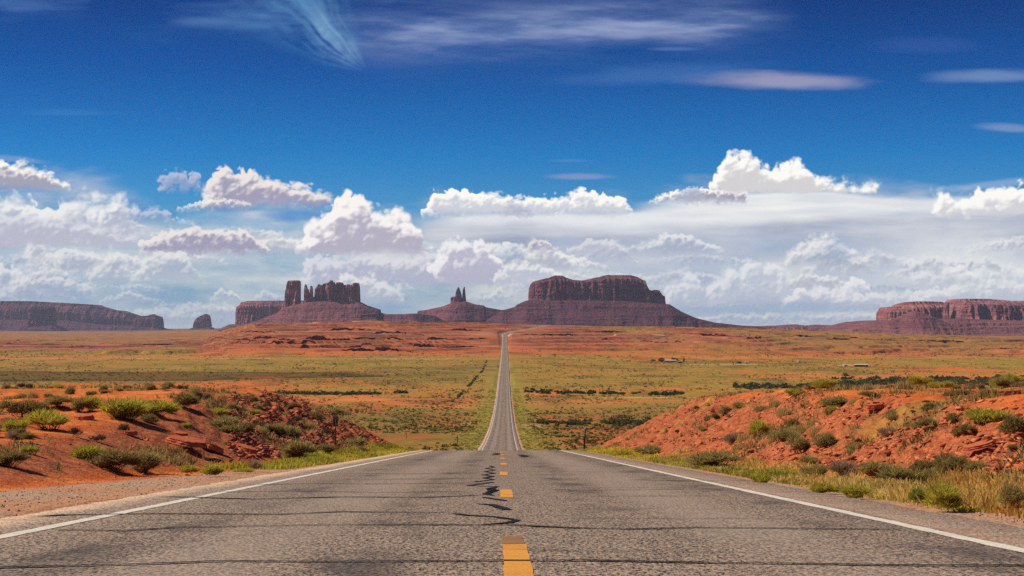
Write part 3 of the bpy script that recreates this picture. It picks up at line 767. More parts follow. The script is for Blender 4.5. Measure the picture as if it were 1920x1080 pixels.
# ------------------------------------------------------------------ mesas, buttes and spires
def sandstone(name, ca, cb, cc, vert=1.0, scale=1.0):
    M = Mat(name, .95, .05)
    st = M.noise(.030 * scale, 7, .78, stretch=(.07, .07, 2.4))
    pat = M.noise(.010 * scale, 6, .65)
    vs = M.noise(.045 * scale, 6, .7, stretch=(1, 1, .16 if vert else 1))
    c = M.mix(M.rng(st, .42, .58), ca, cb)
    c = M.mix(M.rng(pat, .45, .7, 0, .55), c, cc)
    c = M.mix(M.rng(vs, .50, .62, 0, .8 * vert), c, tuple(q * .30 for q in ca))
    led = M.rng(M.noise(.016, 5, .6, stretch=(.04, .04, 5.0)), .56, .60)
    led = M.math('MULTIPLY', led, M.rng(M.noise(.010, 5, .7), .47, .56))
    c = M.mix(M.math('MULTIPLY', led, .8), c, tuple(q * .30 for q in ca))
    M.base(c); M.bump(vs, 1.0, 14 / scale); return M.m
rockM = sandstone('red_sandstone_cliff', (.10, .038, .055), (.42, .150, .150), (.54, .23, .20))
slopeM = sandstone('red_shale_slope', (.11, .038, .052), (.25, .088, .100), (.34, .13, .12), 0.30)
sunlitM = sandstone('sunlit_sandstone_cliff', (.22, .075, .070), (.44, .165, .145), (.52, .24, .19))  # lighter pink copy of the cliff stone: sunlit look put into the colour

def profile(pts, D, step):
    px = np.arange(pts[0][0], pts[-1][0] + 1e-6, step)
    py = np.interp(px, [p[0] for p in pts], [p[1] for p in pts])
    return px, (px - VX) / F0 * D, (HY - py) / F0 * D

def finish(name, V, F, mat, parent, tags, foot=None):
    V = np.asarray(V); c = np.array([V[:, 0].mean(), V[:, 1].mean(), V[:, 2].min()])
    if parent is not None: c = np.array(parent.location)
    o = add(name, mesh_np(name, V - c, F, False, None, [mat]), parent, **tags)
    if parent is None: o.location = c
    return o

def cliff(name, top, base, D, depth, seed, parent=None, mat=None, flute=16., wl=60., cap=.12, p=4., step=.4, rows=34, teeth=0., **tags):
    px, x, zt = profile(top, D, step)
    zt = zt + .35 / F0 * D * fbm(px / 3.0, 0 * px, seed + 40, 3)
    zt = zt - teeth / F0 * D * ss(.05, .45, fbm(px / 2.6, 0 * px, seed + 44, 3, .6)) * ss(0, 4, px - px[0]) * ss(0, 4, px[-1] - px)
    if isinstance(base, (int, float)): base = [(top[0][0], base), (top[-1][0], base)]
    zb = (HY - np.interp(px, [b[0] for b in base], [b[1] for b in base])) / F0 * D
    zb = np.minimum(zb - 3.0 / F0 * D, zt - 2)
    s = (px - px[0]) / (px[-1] - px[0]) * 2 - 1
    h = depth / 2 * np.maximum(1 - np.abs(s) ** p, 0) ** (1 / 2.2) + 2
    t = np.linspace(0, 1, rows)[:, None]
    z = zb[None] + (zt - zb)[None] * t
    def fl(sd):
        a = fbm(x[None] / wl + .25 * fbm(x[None] / wl, z / 90, sd + 9, 2), z / (wl * 6), sd, 5, .6)
        b = 1 - np.abs(fbm(x[None] / (wl * .45), z / (wl * 4), sd + 3, 3)) * 2
        return flute * (2.0 * a + .9 * b + .30 * fbm(x[None] / 9., z / 9., sd + 6, 3))
    capb = ss(1 - cap, 1, t)
    yf = -h[None] * (1 - .10 * t) + fl(seed) * (1 - .5 * capb) + capb * h[None] * .35 - (1 - t) ** 3 * 10
    stepz = 7 * (vn(0 * z + seed, z / 13., seed + 77))
    yf = yf + stepz * ss(.55, 1, t)
    yb = h[None] * (1 - .10 * t) - capb * h[None] * .35 + 0 * z
    ys = np.vstack([np.minimum(yf, yb - 1), yb[::-1]])
    zz_ = np.vstack([z, z[::-1]]); xx = np.vstack([x[None] + 0 * z] * 2)
    V = np.stack([xx, D + depth / 2 + ys, zz_], -1).reshape(-1, 3)
    return finish(name, V, grid_faces(2 * rows, len(px)), mat or rockM, parent, tags)

def talus(name, crest, foot, D, hw, seed, parent=None, mat=None, run=1.7, bench=14., rows=90, step=.6, **tags):
    px, x, zc = profile(crest, D, step)
    zc = zc + .25 / F0 * D * fbm(px / 4.0, 0 * px, seed + 40, 3)
    zf = (HY - np.interp(px, [b[0] for b in foot], [b[1] for b in foot])) / F0 * D
    zf = np.minimum(zf, zc - 1)
    zc = lerp(zf + 1, zc, ss(0, 9, px - px[0]) * ss(0, 9, px[-1] - px))
    t = np.linspace(0, 1, rows)[:, None]
    z = zf[None] + (zc - zf)[None] * t
    sl = (zc[None] - z) * run
    zz_ = z + 5 * fbm(x[None] / 240., z / 300, seed + 1, 3)
    f = zz_ / 24. + .9 * fbm(x[None] / 420., z / 70., seed + 8, 3) ; fq = f - np.floor(f)
    bench = bench * np.clip(.7 + 1.6 * fbm(x[None] / 160., z / 26., seed + 9, 3), 0, 1.8)
    y = -(hw + sl) - bench * (fq - ss(.0, 1, (fq - .72) / .28) ) * ss(0, 25, zc[None] - z)
    y = y + (24 * fbm(x[None] / 75., z / 150., seed, 4, .55) + 5 * fbm(x[None] / 14., z / 12., seed + 5, 3)) * ss(0, 30, sl)
    yb = (hw + sl)[::-1]
    V = np.stack([np.vstack([x[None] + 0 * z] * 2), D + hw - 15 + np.vstack([y, yb]), np.vstack([z, z[::-1]])], -1).reshape(-1, 3)
    return finish(name, V, grid_faces(2 * rows, len(px)), mat or slopeM, parent, tags)

def root(name, px, D, z, label, cat, group=None):
    o = bpy.data.objects.new(name, None); COL.objects.link(o)
    o.location = ((px - VX) / F0 * D, D, z); o.empty_display_size = 5
    o['label'] = label; o['category'] = cat
    if group: o['group'] = group
    return o

G = 'mesas and buttes on the skyline'
# far left mesa
D = 16000
r = root('mesa', 130, D, -45, 'long low blue-shaded mesa stretching in from the left edge, beyond the small pillared butte', 'mesa', G)
cliff('cliff', [(-260, 566), (-120, 562), (0, 564), (40, 564), (100, 567), (160, 570.5), (170, 574.5), (190, 580), (212, 582.5), (237, 590), (247, 594), (256, 597), (258, 606)],
      [(-260, 603), (140, 607), (190, 614), (258, 618)], D, 900, 401, r, flute=30, wl=130, cap=.45, rows=40)
talus('talus_slope', [(-330, 620), (-260, 598), (100, 600), (140, 602), (190, 609), (258, 611), (290, 619.5)], [(-330, 622), (290, 622)], D, 440, 402, r, rows=40)
D = 15500
r = root('butte', 285, D, -45, 'small capped butte closing the right end of the long far left mesa', 'butte', G)
cliff('cliff', [(246, 606), (250, 595), (265, 592.5), (275, 592), (285, 589), (292, 592), (300, 594), (303, 600), (304.5, 615)], 616, D, 200, 403, r, flute=22, wl=60, cap=.3)
talus('talus_slope', [(240, 619.5), (250, 613), (300, 614), (306, 616), (322, 618.5), (345, 620)], [(240, 622), (345, 622)], D, 110, 404, r, rows=30)
D = 13500
r = root('butte', 74, D, -45, 'dark pillared butte standing in front of the long far left mesa', 'butte', G)
cliff('cliff', [(47, 606), (50, 585), (54, 576), (62, 573), (80, 573), (96, 575), (99, 580), (101.5, 606)], 611, D, 190, 405, r, flute=30, wl=55)
talus('talus_slope', [(14, 621), (30, 616), (47, 611), (101, 610), (112, 615), (125, 622)], [(14, 624), (125, 624)], D, 105, 406, r, rows=40)
D = 15000
r = root('butte', 379, D, -45, 'lone stubby butte with a pointed cap between the left mesa and the flat mesa', 'butte', G)
cliff('cliff', [(360.5, 612), (363, 603), (365, 599), (374, 592.5), (380, 590.5), (385, 588.5), (391, 591.5), (393, 598), (395.5, 613)], 615, D, 150, 407, r, flute=16, wl=50, cap=.3)
talus('talus_slope', [(350, 620), (360, 615), (396, 614), (405, 619.8)], [(350, 622), (405, 622)], D, 85, 408, r, rows=24)
D = 11500
r = root('mesa', 490, D, -45, 'flat topped blue-grey mesa partly hidden behind the tall rock tower', 'mesa', G)
cliff('cliff', [(432, 604), (433, 580), (435, 575), (441, 573), (447, 566), (460, 564), (530, 563), (600, 563), (602, 600)], [(432, 609), (480, 605), (602, 605)], D, 500, 409, r, flute=24, wl=60, cap=.24)
talus('talus_slope', [(396, 620), (415, 615.5), (432, 608), (600, 602), (640, 620)], [(396, 621), (640, 622)], D, 250, 410, r, rows=50)

D = 8800
r = root('butte', 600, D, -10, 'crenellated castle-like butte with a separate tall tower and thin spires on one broad slope', 'butte', G)
talus('talus_slope', [(404, 619), (450, 611), (482, 602), (520, 587), (532, 577), (562, 570), (571, 567.5), (600, 565), (674, 566), (687, 572.5), (711, 580), (712.5, 586), (722, 589), (752, 589), (782, 587.8), (815, 592), (850, 612)],
      [(404, 623), (480, 616), (850, 616)], D, 60, 411, r, rows=120)
cliff('rock_tower', [(532, 572), (532.6, 555), (535, 540), (538, 528), (541, 525.8), (560, 525.5), (562.5, 527.5), (562.8, 545), (562.4, 566)], [(532, 577), (562, 572)], D, 85, 412, r, mat=sunlitM, flute=13, wl=40, cap=.05, p=8, rows=44)
cliff('rock_spire', [(569.6, 566), (569.9, 550), (570.8, 535), (572.5, 532.6), (574.5, 534), (576.5, 541), (578.5, 543), (580.5, 550), (581.5, 566)], 569, D, 26, 413, r, mat=sunlitM, flute=4, wl=14, cap=.05, p=3, rows=30, step=.3)
cliff('rock_wall', [(576, 566), (577, 560), (581, 558), (585, 560), (588, 556), (591, 560), (592, 566)], 570, D, 60, 430, r, mat=sunlitM, flute=6, wl=14, cap=.05, p=6, rows=20, step=.3)
cliff('rock_spire', [(580.6, 566), (581.2, 541), (582.4, 536.5), (585.6, 536.5), (586.9, 545), (587.6, 566)], 569, D, 20, 414, r, mat=sunlitM, flute=3, wl=12, cap=.05, p=3, rows=30, step=.3)
cliff('rock_wall', [(588.4, 566), (588.8, 545), (589.5, 540), (592, 538), (594, 533), (597, 532), (600, 533), (600.8, 540), (602, 535), (606, 531.5), (612, 530), (617.5, 527.8), (618.5, 525.5), (621, 525.2), (622, 527.8), (628, 529),
      (634, 528), (641, 529.8), (642.5, 534), (650, 532.5), (657, 532.8), (659, 537), (661, 530.5), (668, 529.5), (671, 530), (672.8, 536), (673.5, 552), (674.5, 565)], 570, D, 110, 415, r, teeth=3.2, flute=24, wl=30, cap=.06, p=6, rows=50, step=.3, mat=sunlitM)
D = 9400
r = root('butte', 860, D, -10, 'small butte crowned by two thin pointed spires on a stepped purple slope', 'butte', G)
talus('talus_slope', [(720, 600), (745, 590.5), (782, 588), (784, 583), (800, 581), (832, 574), (845, 568.5), (874, 565), (893, 571), (908, 573), (911, 576), (941, 581.5), (966, 577), (990, 574), (1030, 600)],
      [(720, 613), (1030, 613)], D, 30, 416, r, rows=110)
cliff('rock_spire', [(844.6, 566), (845, 557.5), (850, 556), (853, 555), (854.5, 548), (856.7, 541), (859.2, 537.8), (861, 540), (863, 545.5), (865.2, 552), (866.5, 566)], 570, D, 60, 417, r, flute=7, wl=20, cap=.05, p=4, rows=34, step=.3)
cliff('rock_spire', [(865.4, 566), (866.4, 556), (868, 541), (869.3, 540.5), (870, 537.2), (871.4, 538), (871.8, 543), (873, 555), (874.4, 566)], 570, D, 40, 418, r, flute=4, wl=14, cap=.05, p=4, rows=34, step=.3)
D = 8500
r = root('mesa', 1120, D, -10, 'large dark saddle-topped mesa right of the road on a tall purple talus slope', 'mesa', G)
talus('talus_slope', [(905, 604), (930, 590), (941, 582), (965, 575.5), (969, 571.5), (980.6, 566), (991, 562.5), (1100, 563), (1180, 565), (1255, 570.5), (1277, 584), (1304, 596), (1340, 604.8), (1400, 611.5), (1440, 615)],
      [(905, 613), (1440, 616)], D, 190, 419, r, rows=130)
cliff('cliff', [(991.8, 561), (992.2, 548), (993, 540), (996, 532), (1000, 527), (1023, 521), (1030, 520), (1041, 515.2), (1056, 515.6), (1062, 519), (1077, 524), (1095, 525), (1116, 520), (1125, 518.5), (1138, 514.7), (1186, 514.7), (1198, 518), (1205, 522), (1213, 525.5),
      (1217.7, 537), (1221, 543), (1226, 544.5), (1232, 542.5), (1240, 543), (1243, 546), (1246.5, 551), (1250, 554.5), (1252.3, 553.5), (1254, 558), (1254.8, 570)], [(991, 563), (1100, 564), (1200, 567.5), (1255, 572)], D, 380, 420, r, flute=26, wl=75, cap=.16, p=9, rows=60)
D = 8200
r = root('mesa', 1810, D, -50, 'long pale pink cliffed mesa running out of the right edge', 'mesa', G)
cliff('cliff', [(1668.5, 600), (1669.3, 587), (1674, 578), (1680, 575), (1702, 574.4), (1706, 570), (1730, 564.2), (1778, 565), (1783, 567), (1830, 567), (1860, 566), (1900, 570)], [(1668, 602), (1790, 600), (1900, 602)], D, 420, 421, r, flute=24, wl=60, cap=.34, p=10, mat=sunlitM, rows=50)
cliff('cliff', [(1774, 597), (1776, 580), (1777, 568), (1780, 566.5), (1783, 569), (1784.5, 596)], 600, D - 130, 60, 422, r, flute=8, wl=24, p=4)
cliff('cliff', [(1806, 597), (1812, 584), (1816, 572), (1821, 565.5), (1825, 559), (1868, 559.3), (1920, 563), (2100, 566), (2400, 575), (2405, 600)], [(1805, 600), (1838, 600), (2405, 604)], D - 300, 620, 423, r, flute=34, wl=80, cap=.28, p=14, rows=56)
talus('talus_slope', [(1590, 619), (1625, 613), (1652, 607), (1668, 603), (1700, 600), (1800, 597), (1840, 599), (1920, 601), (2400, 606), (2500, 628)], [(1590, 630), (2500, 632)], D - 335, 520, 424, r, rows=80, mat=sandstone('pink_shale_slope', (.15, .050, .058), (.28, .10, .10), (.34, .14, .12), .2))
talus('talus_slope', [(1655, 606), (1681, 598.5), (1692, 592), (1702.5, 588), (1714.6, 583.4), (1728, 586), (1745, 591), (1763, 599.5), (1790, 610)], [(1655, 632), (1790, 632)], D - 620, 20, 425, r, rows=50, mat=bpy.data.materials['pink_shale_slope'])
# low purple hills on the horizon right of the big mesa
talus('hills', [(1290, 614), (1335, 607.5), (1355, 606.5), (1380, 609.5), (1420, 611.5), (1455, 610.5), (1492, 608), (1513, 610.8), (1533, 608.5), (1565, 610), (1597, 611.5), (1630, 609), (1660, 612), (1760, 618)],
      [(1290, 645), (1760, 650)], 9800, 60, 426, None, rows=40, kind='structure', mat=bpy.data.materials['pink_shale_slope'])
talus('hills', [(255, 622), (300, 617.5), (335, 618.5), (380, 619.2), (440, 618), (480, 622)], [(255, 624), (480, 624)], 21000, 60, 427, None, rows=20, kind='structure')

# ------------------------------------------------------------------ plants
def plant_mat(name, trans=.35):
    M = Mat(name, .75, .15)
    M.base(M.attr('tint').outputs['Color'])
    df = M.b; tr = M.n('ShaderNodeBsdfTranslucent'); M.link(M.attr('tint').outputs['Color'], tr.inputs[0])
    ms = M.n('ShaderNodeMixShader'); ms.inputs[0].default_value = trans
    M.link(df.outputs[0], ms.inputs[1]); M.link(tr.outputs[0], ms.inputs[2])
    M.link(ms.outputs[0], M.t.nodes['Material Output'].inputs['Surface']); return M.m
leafM = plant_mat('shrub_leaves', .45)
woodM = Mat('shrub_wood', .9, .1); woodM.base((.12, .075, .045)); woodM = woodM.m

def blades(P, Dr, L, Wd, rs, bend=.0):
    """tapered blades at P along unit Dr, length L, width Wd -> quads (3 verts rows collapsed to 4 corners)"""
    n = len(P)
    side = np.cross(Dr, rs.normal(size=(n, 3))); side /= np.linalg.norm(side, axis=1)[:, None] + 1e-9
    a = P - side * Wd[:, None] * .5; b = P + side * Wd[:, None] * .5
    tip = P + Dr * L[:, None] + np.array([0, 0, -1.]) * (bend * L)[:, None]
    c = tip + side * Wd[:, None] * .18; d = tip - side * Wd[:, None] * .18
    V = np.stack([a, b, c, d], 1).reshape(-1, 3)
    return V, np.arange(4 * n).reshape(-1, 4)

KIND = {   # base colour, tip colour, blade count, blade length, blade width, up-bias, spread
    'rabbitbrush': ((.20, .18, .030), (.72, .62, .075), 2800, .26, .017, 1.1),
    'greenbush':   ((.13, .17, .030), (.34, .42, .060), 2600, .24, .017, .9),
    'sagebrush':   ((.16, .12, .045), (.58, .46, .150), 2600, .20, .016, .6),
    'darkbush':    ((.11, .075, .030), (.42, .31, .095), 2400, .18, .017, .5),
    'deadbush':    ((.18, .10, .06), (.50, .35, .21), 1500, .24, .013, .8),
    'straw':       ((.30, .20, .07), (.70, .52, .20), 1300, .50, .012, 2.2),
    'sprig':       ((.050, .032, .022), (.15, .09, .05), 420, .22, .030, .7),
}
def bush_meshes(kind, seed):
    c0, c1, n, L, W, up = KIND[kind]
    rs = np.random.RandomState(seed)
    # lumpy dome: several sub-clumps
    nc = rs.randint(5, 9)
    ca = rs.uniform(0, 2 * np.pi, nc); cr = np.sqrt(rs.uniform(0, 1, nc)) * .27
    C = np.stack([np.cos(ca) * cr, np.sin(ca) * cr, rs.uniform(.22, .55, nc)], -1)
    Rr = rs.uniform(.15, .27, nc) * (1 - .4 * cr)
    which = rs.choice(nc, n, p=(Rr ** 2) / np.sum(Rr ** 2))
    u = rs.normal(size=(n, 3)); u[:, 2] = np.abs(u[:, 2]) * .9 - .12; u /= np.linalg.norm(u, axis=1)[:, None]
    r = Rr[which] * rs.uniform(.35, 1.0, n) ** .5
    P = C[which] + u * r[:, None] * np.array([1, 1, 1.15])
    P[:, 2] = np.abs(P[:, 2]) * .95
    if kind == 'straw':
        P = np.stack([rs.normal(0, .10, n), rs.normal(0, .10, n), rs.uniform(0, .15, n)], -1)
        u = np.stack([rs.normal(0, .5, n), rs.normal(0, .5, n), np.ones(n)], -1)
    Dr = u + rs.normal(0, .45, (n, 3)) + np.array([0, 0, up])
    Dr /= np.linalg.norm(Dr, axis=1)[:, None]
    Ln = L * rs.uniform(.5, 1.25, n) * (.55 + .6 * np.clip(P[:, 2] * 1.6, 0, 1))
    wild = rs.uniform(size=n) < .05; Ln = np.where(wild, Ln * 1.9, Ln)
    V, F = blades(P - Dr * (Ln * .4)[:, None], Dr, Ln, W * rs.uniform(.6, 1.3, n), rs, .05)
    V[:, 2] = np.maximum(V[:, 2], -.02)
    zmax = np.percentile(V[:, 2], 99); xr = np.percentile(np.abs(V[:, :2]), 98)
    V[:, 2] /= zmax; V[:, :2] /= 2 * xr
    mixf = np.clip(rs.normal(.62, .28, n), 0, 1)[:, None]
    col = np.array(c0) + (np.array(c1) - np.array(c0)) * mixf
    dry = rs.uniform(size=n) < .10
    col[dry] = np.array([.26, .17, .08]) * rs.uniform(.6, 1.2, dry.sum())[:, None]
    T = np.repeat(np.column_stack([col, np.ones(n)]), 4, 0)
    fol = mesh_np('foliage', V, F, False, dict(tint=T), [leafM])
    # woody stems fanning from the base
    m = 26 if kind != 'straw' else 6
    Ps = np.stack([rs.normal(0, .05, m), rs.normal(0, .05, m), np.full(m, -.06)], -1)
    tgt = np.stack([rs.uniform(-.42, .42, m), rs.uniform(-.42, .42, m), rs.uniform(.35, .75, m)], -1)
    Ds = tgt - Ps; Ls = np.linalg.norm(Ds, axis=1); Ds /= Ls[:, None]
    V1, F1 = blades(Ps, Ds, Ls, np.full(m, .022), rs); V2, F2 = blades(Ps, Ds, Ls, np.full(m, .022), rs)
    st = mesh_np('stems', np.vstack([V1, V2]), np.vstack([F1, F2 + len(V1)]), False, None, [woodM])
    return fol, st
LIB = {k: [bush_meshes(k, 700 + 10 * i + j) for j in range(4)] for i, k in enumerate(KIND)}
CAT = dict(rabbitbrush='bush', greenbush='bush', sagebrush='bush', darkbush='bush', deadbush='bush', straw='grass tuft', sprig='shrub')
NAMEK = dict(rabbitbrush='rabbitbrush', greenbush='green_bush', sagebrush='sagebrush', darkbush='dark_shrub', deadbush='dry_shrub', straw='dry_grass_tuft', sprig='twiggy_shrub')
_rb = random.Random(42); _cnt = 0
def put_bush(kind, x, y, w, h, label, group):
    global _cnt
    _cnt += 1
    fol, st = LIB[kind][_cnt % 4]
    o = bpy.data.objects.new(NAMEK[kind], None); COL.objects.link(o); o.empty_display_size = .2
    z = min(float(ground(x + dx, y)) for dx in (-.3 * w, 0, .3 * w))
    o.location = (x, y, z - .04 * h)
    o.scale = (w, w * _rb.uniform(.8, 1.1), h); o.rotation_euler = (0, 0, _rb.uniform(0, 6.28))
    o['label'] = label; o['category'] = CAT[kind]
    if group: o['group'] = group
    add('foliage', fol, o)
    if y < 70 and w > .5: add('stems', st, o)
    return o
def bush_px(kind, px, py, wpx, hpx, label, group, grow=1.12):
    x, y, z = hit(px, py, 10, 3000)
    return put_bush(kind, x, y, wpx / F0 * y * grow, hpx / F0 * y * grow, label, group)
GL, GR = 'shrubs on the red bank left of the road', 'shrubs on the rocky bank right of the road'
BUSHES = [
 ('rabbitbrush', 97, 806, 78, 38, 'bright green rabbitbrush standing left of a sand slope below the left skyline', GL),
 ('rabbitbrush', 240, 786, 85, 46, 'largest bright yellow-green rabbitbrush on the top of the left bank', GL),
 ('rabbitbrush', 292, 775, 70, 34, 'yellow-green rabbitbrush growing against the right side of the largest one', GL),
 ('darkbush', 284, 793, 32, 18, 'small dark bush in front of the largest yellow-green rabbitbrush', GL),
 ('darkbush', 45, 784, 66, 34, 'dark olive bush behind and left of the bright green rabbitbrush', GL),
 ('darkbush', 80, 782, 40, 26, 'dark shrub squeezed between the olive bush and the bright green rabbitbrush', GL),
 ('darkbush', 45, 820, 40, 18, 'low dark shrub under the left side of the bright green rabbitbrush', GL),
 ('sprig', 145, 818, 22, 20, 'small dark twiggy shrub alone on the open red sand', GL),
 ('sprig', 236, 811, 24, 20, 'thin twiggy shrub beside a flat stone on the open sand', GL),
 ('sprig', 187, 828, 26, 16, 'dark twiggy shrub sticking up behind the wide bush near the shoulder', GL),
 ('darkbush', 205, 878, 100, 44, 'wide dark olive bush on the sand nearest the gravel shoulder', GL),
 ('sagebrush', 270, 884, 70, 40, 'grey-tipped right end of the wide bush row near the gravel', GL),
 ('rabbitbrush', 172, 862, 52, 34, 'yellow-green bush at the left end of the wide dark bush', GL),
 ('darkbush', 20, 872, 76, 32, 'olive bush cut by the left edge of the picture', GL),
 ('rabbitbrush', 58, 849, 30, 17, 'small round olive-green bush on bare red sand', GL),
 ('sagebrush', 425, 806, 60, 34, 'grey-olive bush at the top of the rubble slope', GL),
 ('darkbush', 462, 806, 34, 22, 'dark shrub beside the grey-olive bush on the rubble slope', GL),
 ('rabbitbrush', 402, 772, 44, 18, 'pale green low bush near the skyline of the left bank', GL),
 ('darkbush', 345, 766, 52, 30, 'brown-black bush to the right of the yellow-green rabbitbrushes', GL),
 ('rabbitbrush', 172, 770, 34, 26, 'yellow-green bush between dark shrubs on the crown of the left bank', GL),
 ('sagebrush', 118, 764, 50, 22, 'sage-coloured bush on the crown of the left bank', GL),
 ('darkbush', 148, 772, 30, 22, 'dark shrub beside the sage-coloured bush on the crown', GL),
 ('sagebrush', 547, 820, 56, 36, 'grey-green bush halfway down the purple-red rubble slope', GL),
 ('darkbush', 520, 812, 40, 24, 'dark bush just left of the grey-green one on the rubble slope', GL),
 ('rabbitbrush', 477, 777, 26, 14, 'small yellow bush on the upper left of the rubble slope', GL),
 ('sagebrush', 560, 866, 60, 40, 'large grey-green bush at the foot of the rubble slope', GL),
 ('darkbush', 603, 850, 56, 24, 'dark bush at the foot of the slope in front of the sign post', GL),
 ('sagebrush', 668, 838, 44, 24, 'olive bush on the slope right of the sign', GL),
 ('deadbush', 677, 846, 30, 14, 'brown dry shrub low on the slope right of the sign', GL),
 ('deadbush', 484, 884, 34, 22, 'straw-coloured dry shrub by the shoulder below the rubble', GL),
 ('rabbitbrush', 356, 890, 30, 18, 'round yellow-green bush at the edge of the gravel, left of its twin', GL),
 ('rabbitbrush', 396, 893, 38, 22, 'yellow-green bush at the edge of the gravel, right of its twin', GL),
 ('rabbitbrush', 456, 886, 34, 8, 'flat yellow-green mat of bush at the shoulder edge', GL),
 ('darkbush', 550, 772, 30, 16, 'dark bush on the ridge of the rubble slope', GL),
 ('straw', 588, 762, 26, 14, 'pale straw grass tuft on the ridge behind the sign', GL),
 ('darkbush', 592, 786, 34, 22, 'dark bush up the slope left of the green sign', GL),
 ('sagebrush', 618, 774, 46, 20, 'olive bush on the ridge above the green sign', GL),
 ('straw', 640, 778, 30, 14, 'straw grass tuft on the ridge right above the green sign', GL),
 ('straw', 580, 806, 26, 16, 'pale grass tuft beside the grey-green bush on the rubble', GL),
 ('straw', 648, 800, 22, 12, 'pale grass tuft right beside the green sign', GL),
 ('sprig', 681, 820, 16, 12, 'tiny dark shrub on the rubble right of the sign', GL),
 ('sprig', 610, 812, 22, 14, 'small dark shrub on the rubble left of the sign post', GL),
 ('greenbush', 590, 864, 50, 12, 'low green growth along the shoulder under the big grey-green bush', GL),
 ('darkbush', 28, 800, 18, 12, 'small dark shrub left of the bright green rabbitbrush', GL),
 # right bank
 ('sagebrush', 1346, 879, 92, 30, 'wide grey-brown sagebrush at the toe of the right bank near the crest', GR),
 ('sagebrush', 1213, 856, 48, 20, 'dark sagebrush at the toe of the right bank closest to the crest', GR),
 ('rabbitbrush', 1172, 856, 32, 12, 'yellow-green mound of bush beside the grass close to the crest', GR),
 ('rabbitbrush', 1423, 909, 34, 22, 'round yellow-green bush in the roadside grass, farthest of the round ones', GR),
 ('sagebrush', 1466, 827, 52, 32, 'spiky olive sagebrush alone in the middle of the right slope, upper left', GR),
 ('sagebrush', 1500, 850, 40, 40, 'tall leaning sagebrush on the middle of the right slope', GR),
 ('sagebrush', 1540, 840, 50, 34, 'olive sagebrush right of the tall leaning one', GR),
 ('sagebrush', 1611, 837, 46, 26, 'sagebrush alone in the centre of the bare rock face', GR),
 ('sagebrush', 1678, 782, 46, 30, 'olive bush near the top of the right bank above the rock layers', GR),
 ('deadbush', 1672, 812, 40, 22, 'brown dry shrub below the olive bush on the right bank', GR),
 ('darkbush', 1744, 771, 32, 20, 'dark bush on the top of the right bank, left of the big light green one', GR),
 ('sagebrush', 1736, 797, 40, 24, 'grey-olive bush just below the dark bush on the right bank', GR),
 ('darkbush', 1787, 784, 32, 28, 'dark brown bush left of the big light green bush', GR),
 ('rabbitbrush', 1852, 785, 76, 34, 'big light green bush near the top of the right bank', GR),
 ('darkbush', 1806, 815, 46, 28, 'dark bush downhill of the big light green bush', GR),
 ('darkbush', 1906, 806, 46, 40, 'dark brown bush at the right edge of the picture', GR),
 ('darkbush', 1902, 843, 26, 16, 'small dark bush low on the slope at the right edge', GR),
 ('sagebrush', 1524, 900, 42, 28, 'olive bush at the toe of the slope behind the yellow-green bushes', GR),
 ('sagebrush', 1524, 868, 48, 18, 'low olive bush above the toe of the slope', GR),
 ('deadbush', 1590, 902, 64, 38, 'pale grey dry bush at the toe of the right slope', GR),
 ('sagebrush', 1655, 893, 74, 36, 'olive bush right of the pale grey dry one', GR),
 ('sagebrush', 1695, 921, 76, 46, 'large olive sagebrush in front of the long dark row', GR),
 ('sagebrush', 1745, 912, 60, 40, 'brownish sagebrush joined to the right of the large olive one', GR),
 ('darkbush', 1730, 890, 60, 34, 'dark bush at the left end of the long dark row on the slope', GR),
 ('darkbush', 1790, 896, 74, 48, 'largest dark bush in the long row on the slope', GR),
 ('sagebrush', 1838, 882, 50, 28, 'olive bush at the upper right end of the long dark row', GR),
 ('rabbitbrush', 1546, 927, 46, 24, 'yellow-green bush left of the round one in the roadside grass', GR),
 ('rabbitbrush', 1605, 936, 46, 27, 'round yellow-green bush standing alone in the roadside grass', GR),
 ('greenbush', 1721, 944, 38, 28, 'bright green bush beside the large yellow-green one', GR),
 ('rabbitbrush', 1764, 960, 74, 50, 'large yellow-green bush in the grass by the shoulder', GR),
 ('sagebrush', 1908, 962, 56, 52, 'grey-green bush at the right edge above the dry grass', GR),
 ('deadbush', 1890, 896, 32, 20, 'reddish dry shrub low on the slope near the right edge', GR),
 ('sprig', 1270, 812, 10, 8, 'tiny dark shrub on the left tip of the right bank', GR),
 ('darkbush', 1322, 788, 28, 12, 'low dark bush on the tip of the right bank', GR),
 ('darkbush', 1339, 785, 17, 11, 'small dark bush next to the low one on the bank tip', GR),
 ('sagebrush', 1360, 777, 25, 19, 'olive bush on the skyline of the bank tip', GR),
 ('sprig', 1305, 768, 12, 8, 'tiny dark shrub on the skyline of the bank tip', GR),
 ('sagebrush', 1393, 760, 34, 14, 'olive bush on the skyline left of the pale grass', GR),
 ('sagebrush', 1432, 768, 30, 16, 'grey-olive bush on the skyline beside the pale grass', GR),
 ('straw', 1470, 776, 30, 14, 'pale straw grass tuft on the top edge of the right bank', GR),
 ('sagebrush', 1570, 764, 56, 20, 'olive bush at the top edge above the bare layered rock', GR),
 ('darkbush', 1638, 748, 44, 14, 'dark low bush on the skyline above the layered rock', GR),
 ('darkbush', 1796, 745, 44, 16, 'dark bush on the skyline left of the pale rock lip', GR),
 ('sagebrush', 1856, 744, 34, 15, 'olive bush on the skyline near the right edge', GR),
]
for b in BUSHES: bush_px(*b)

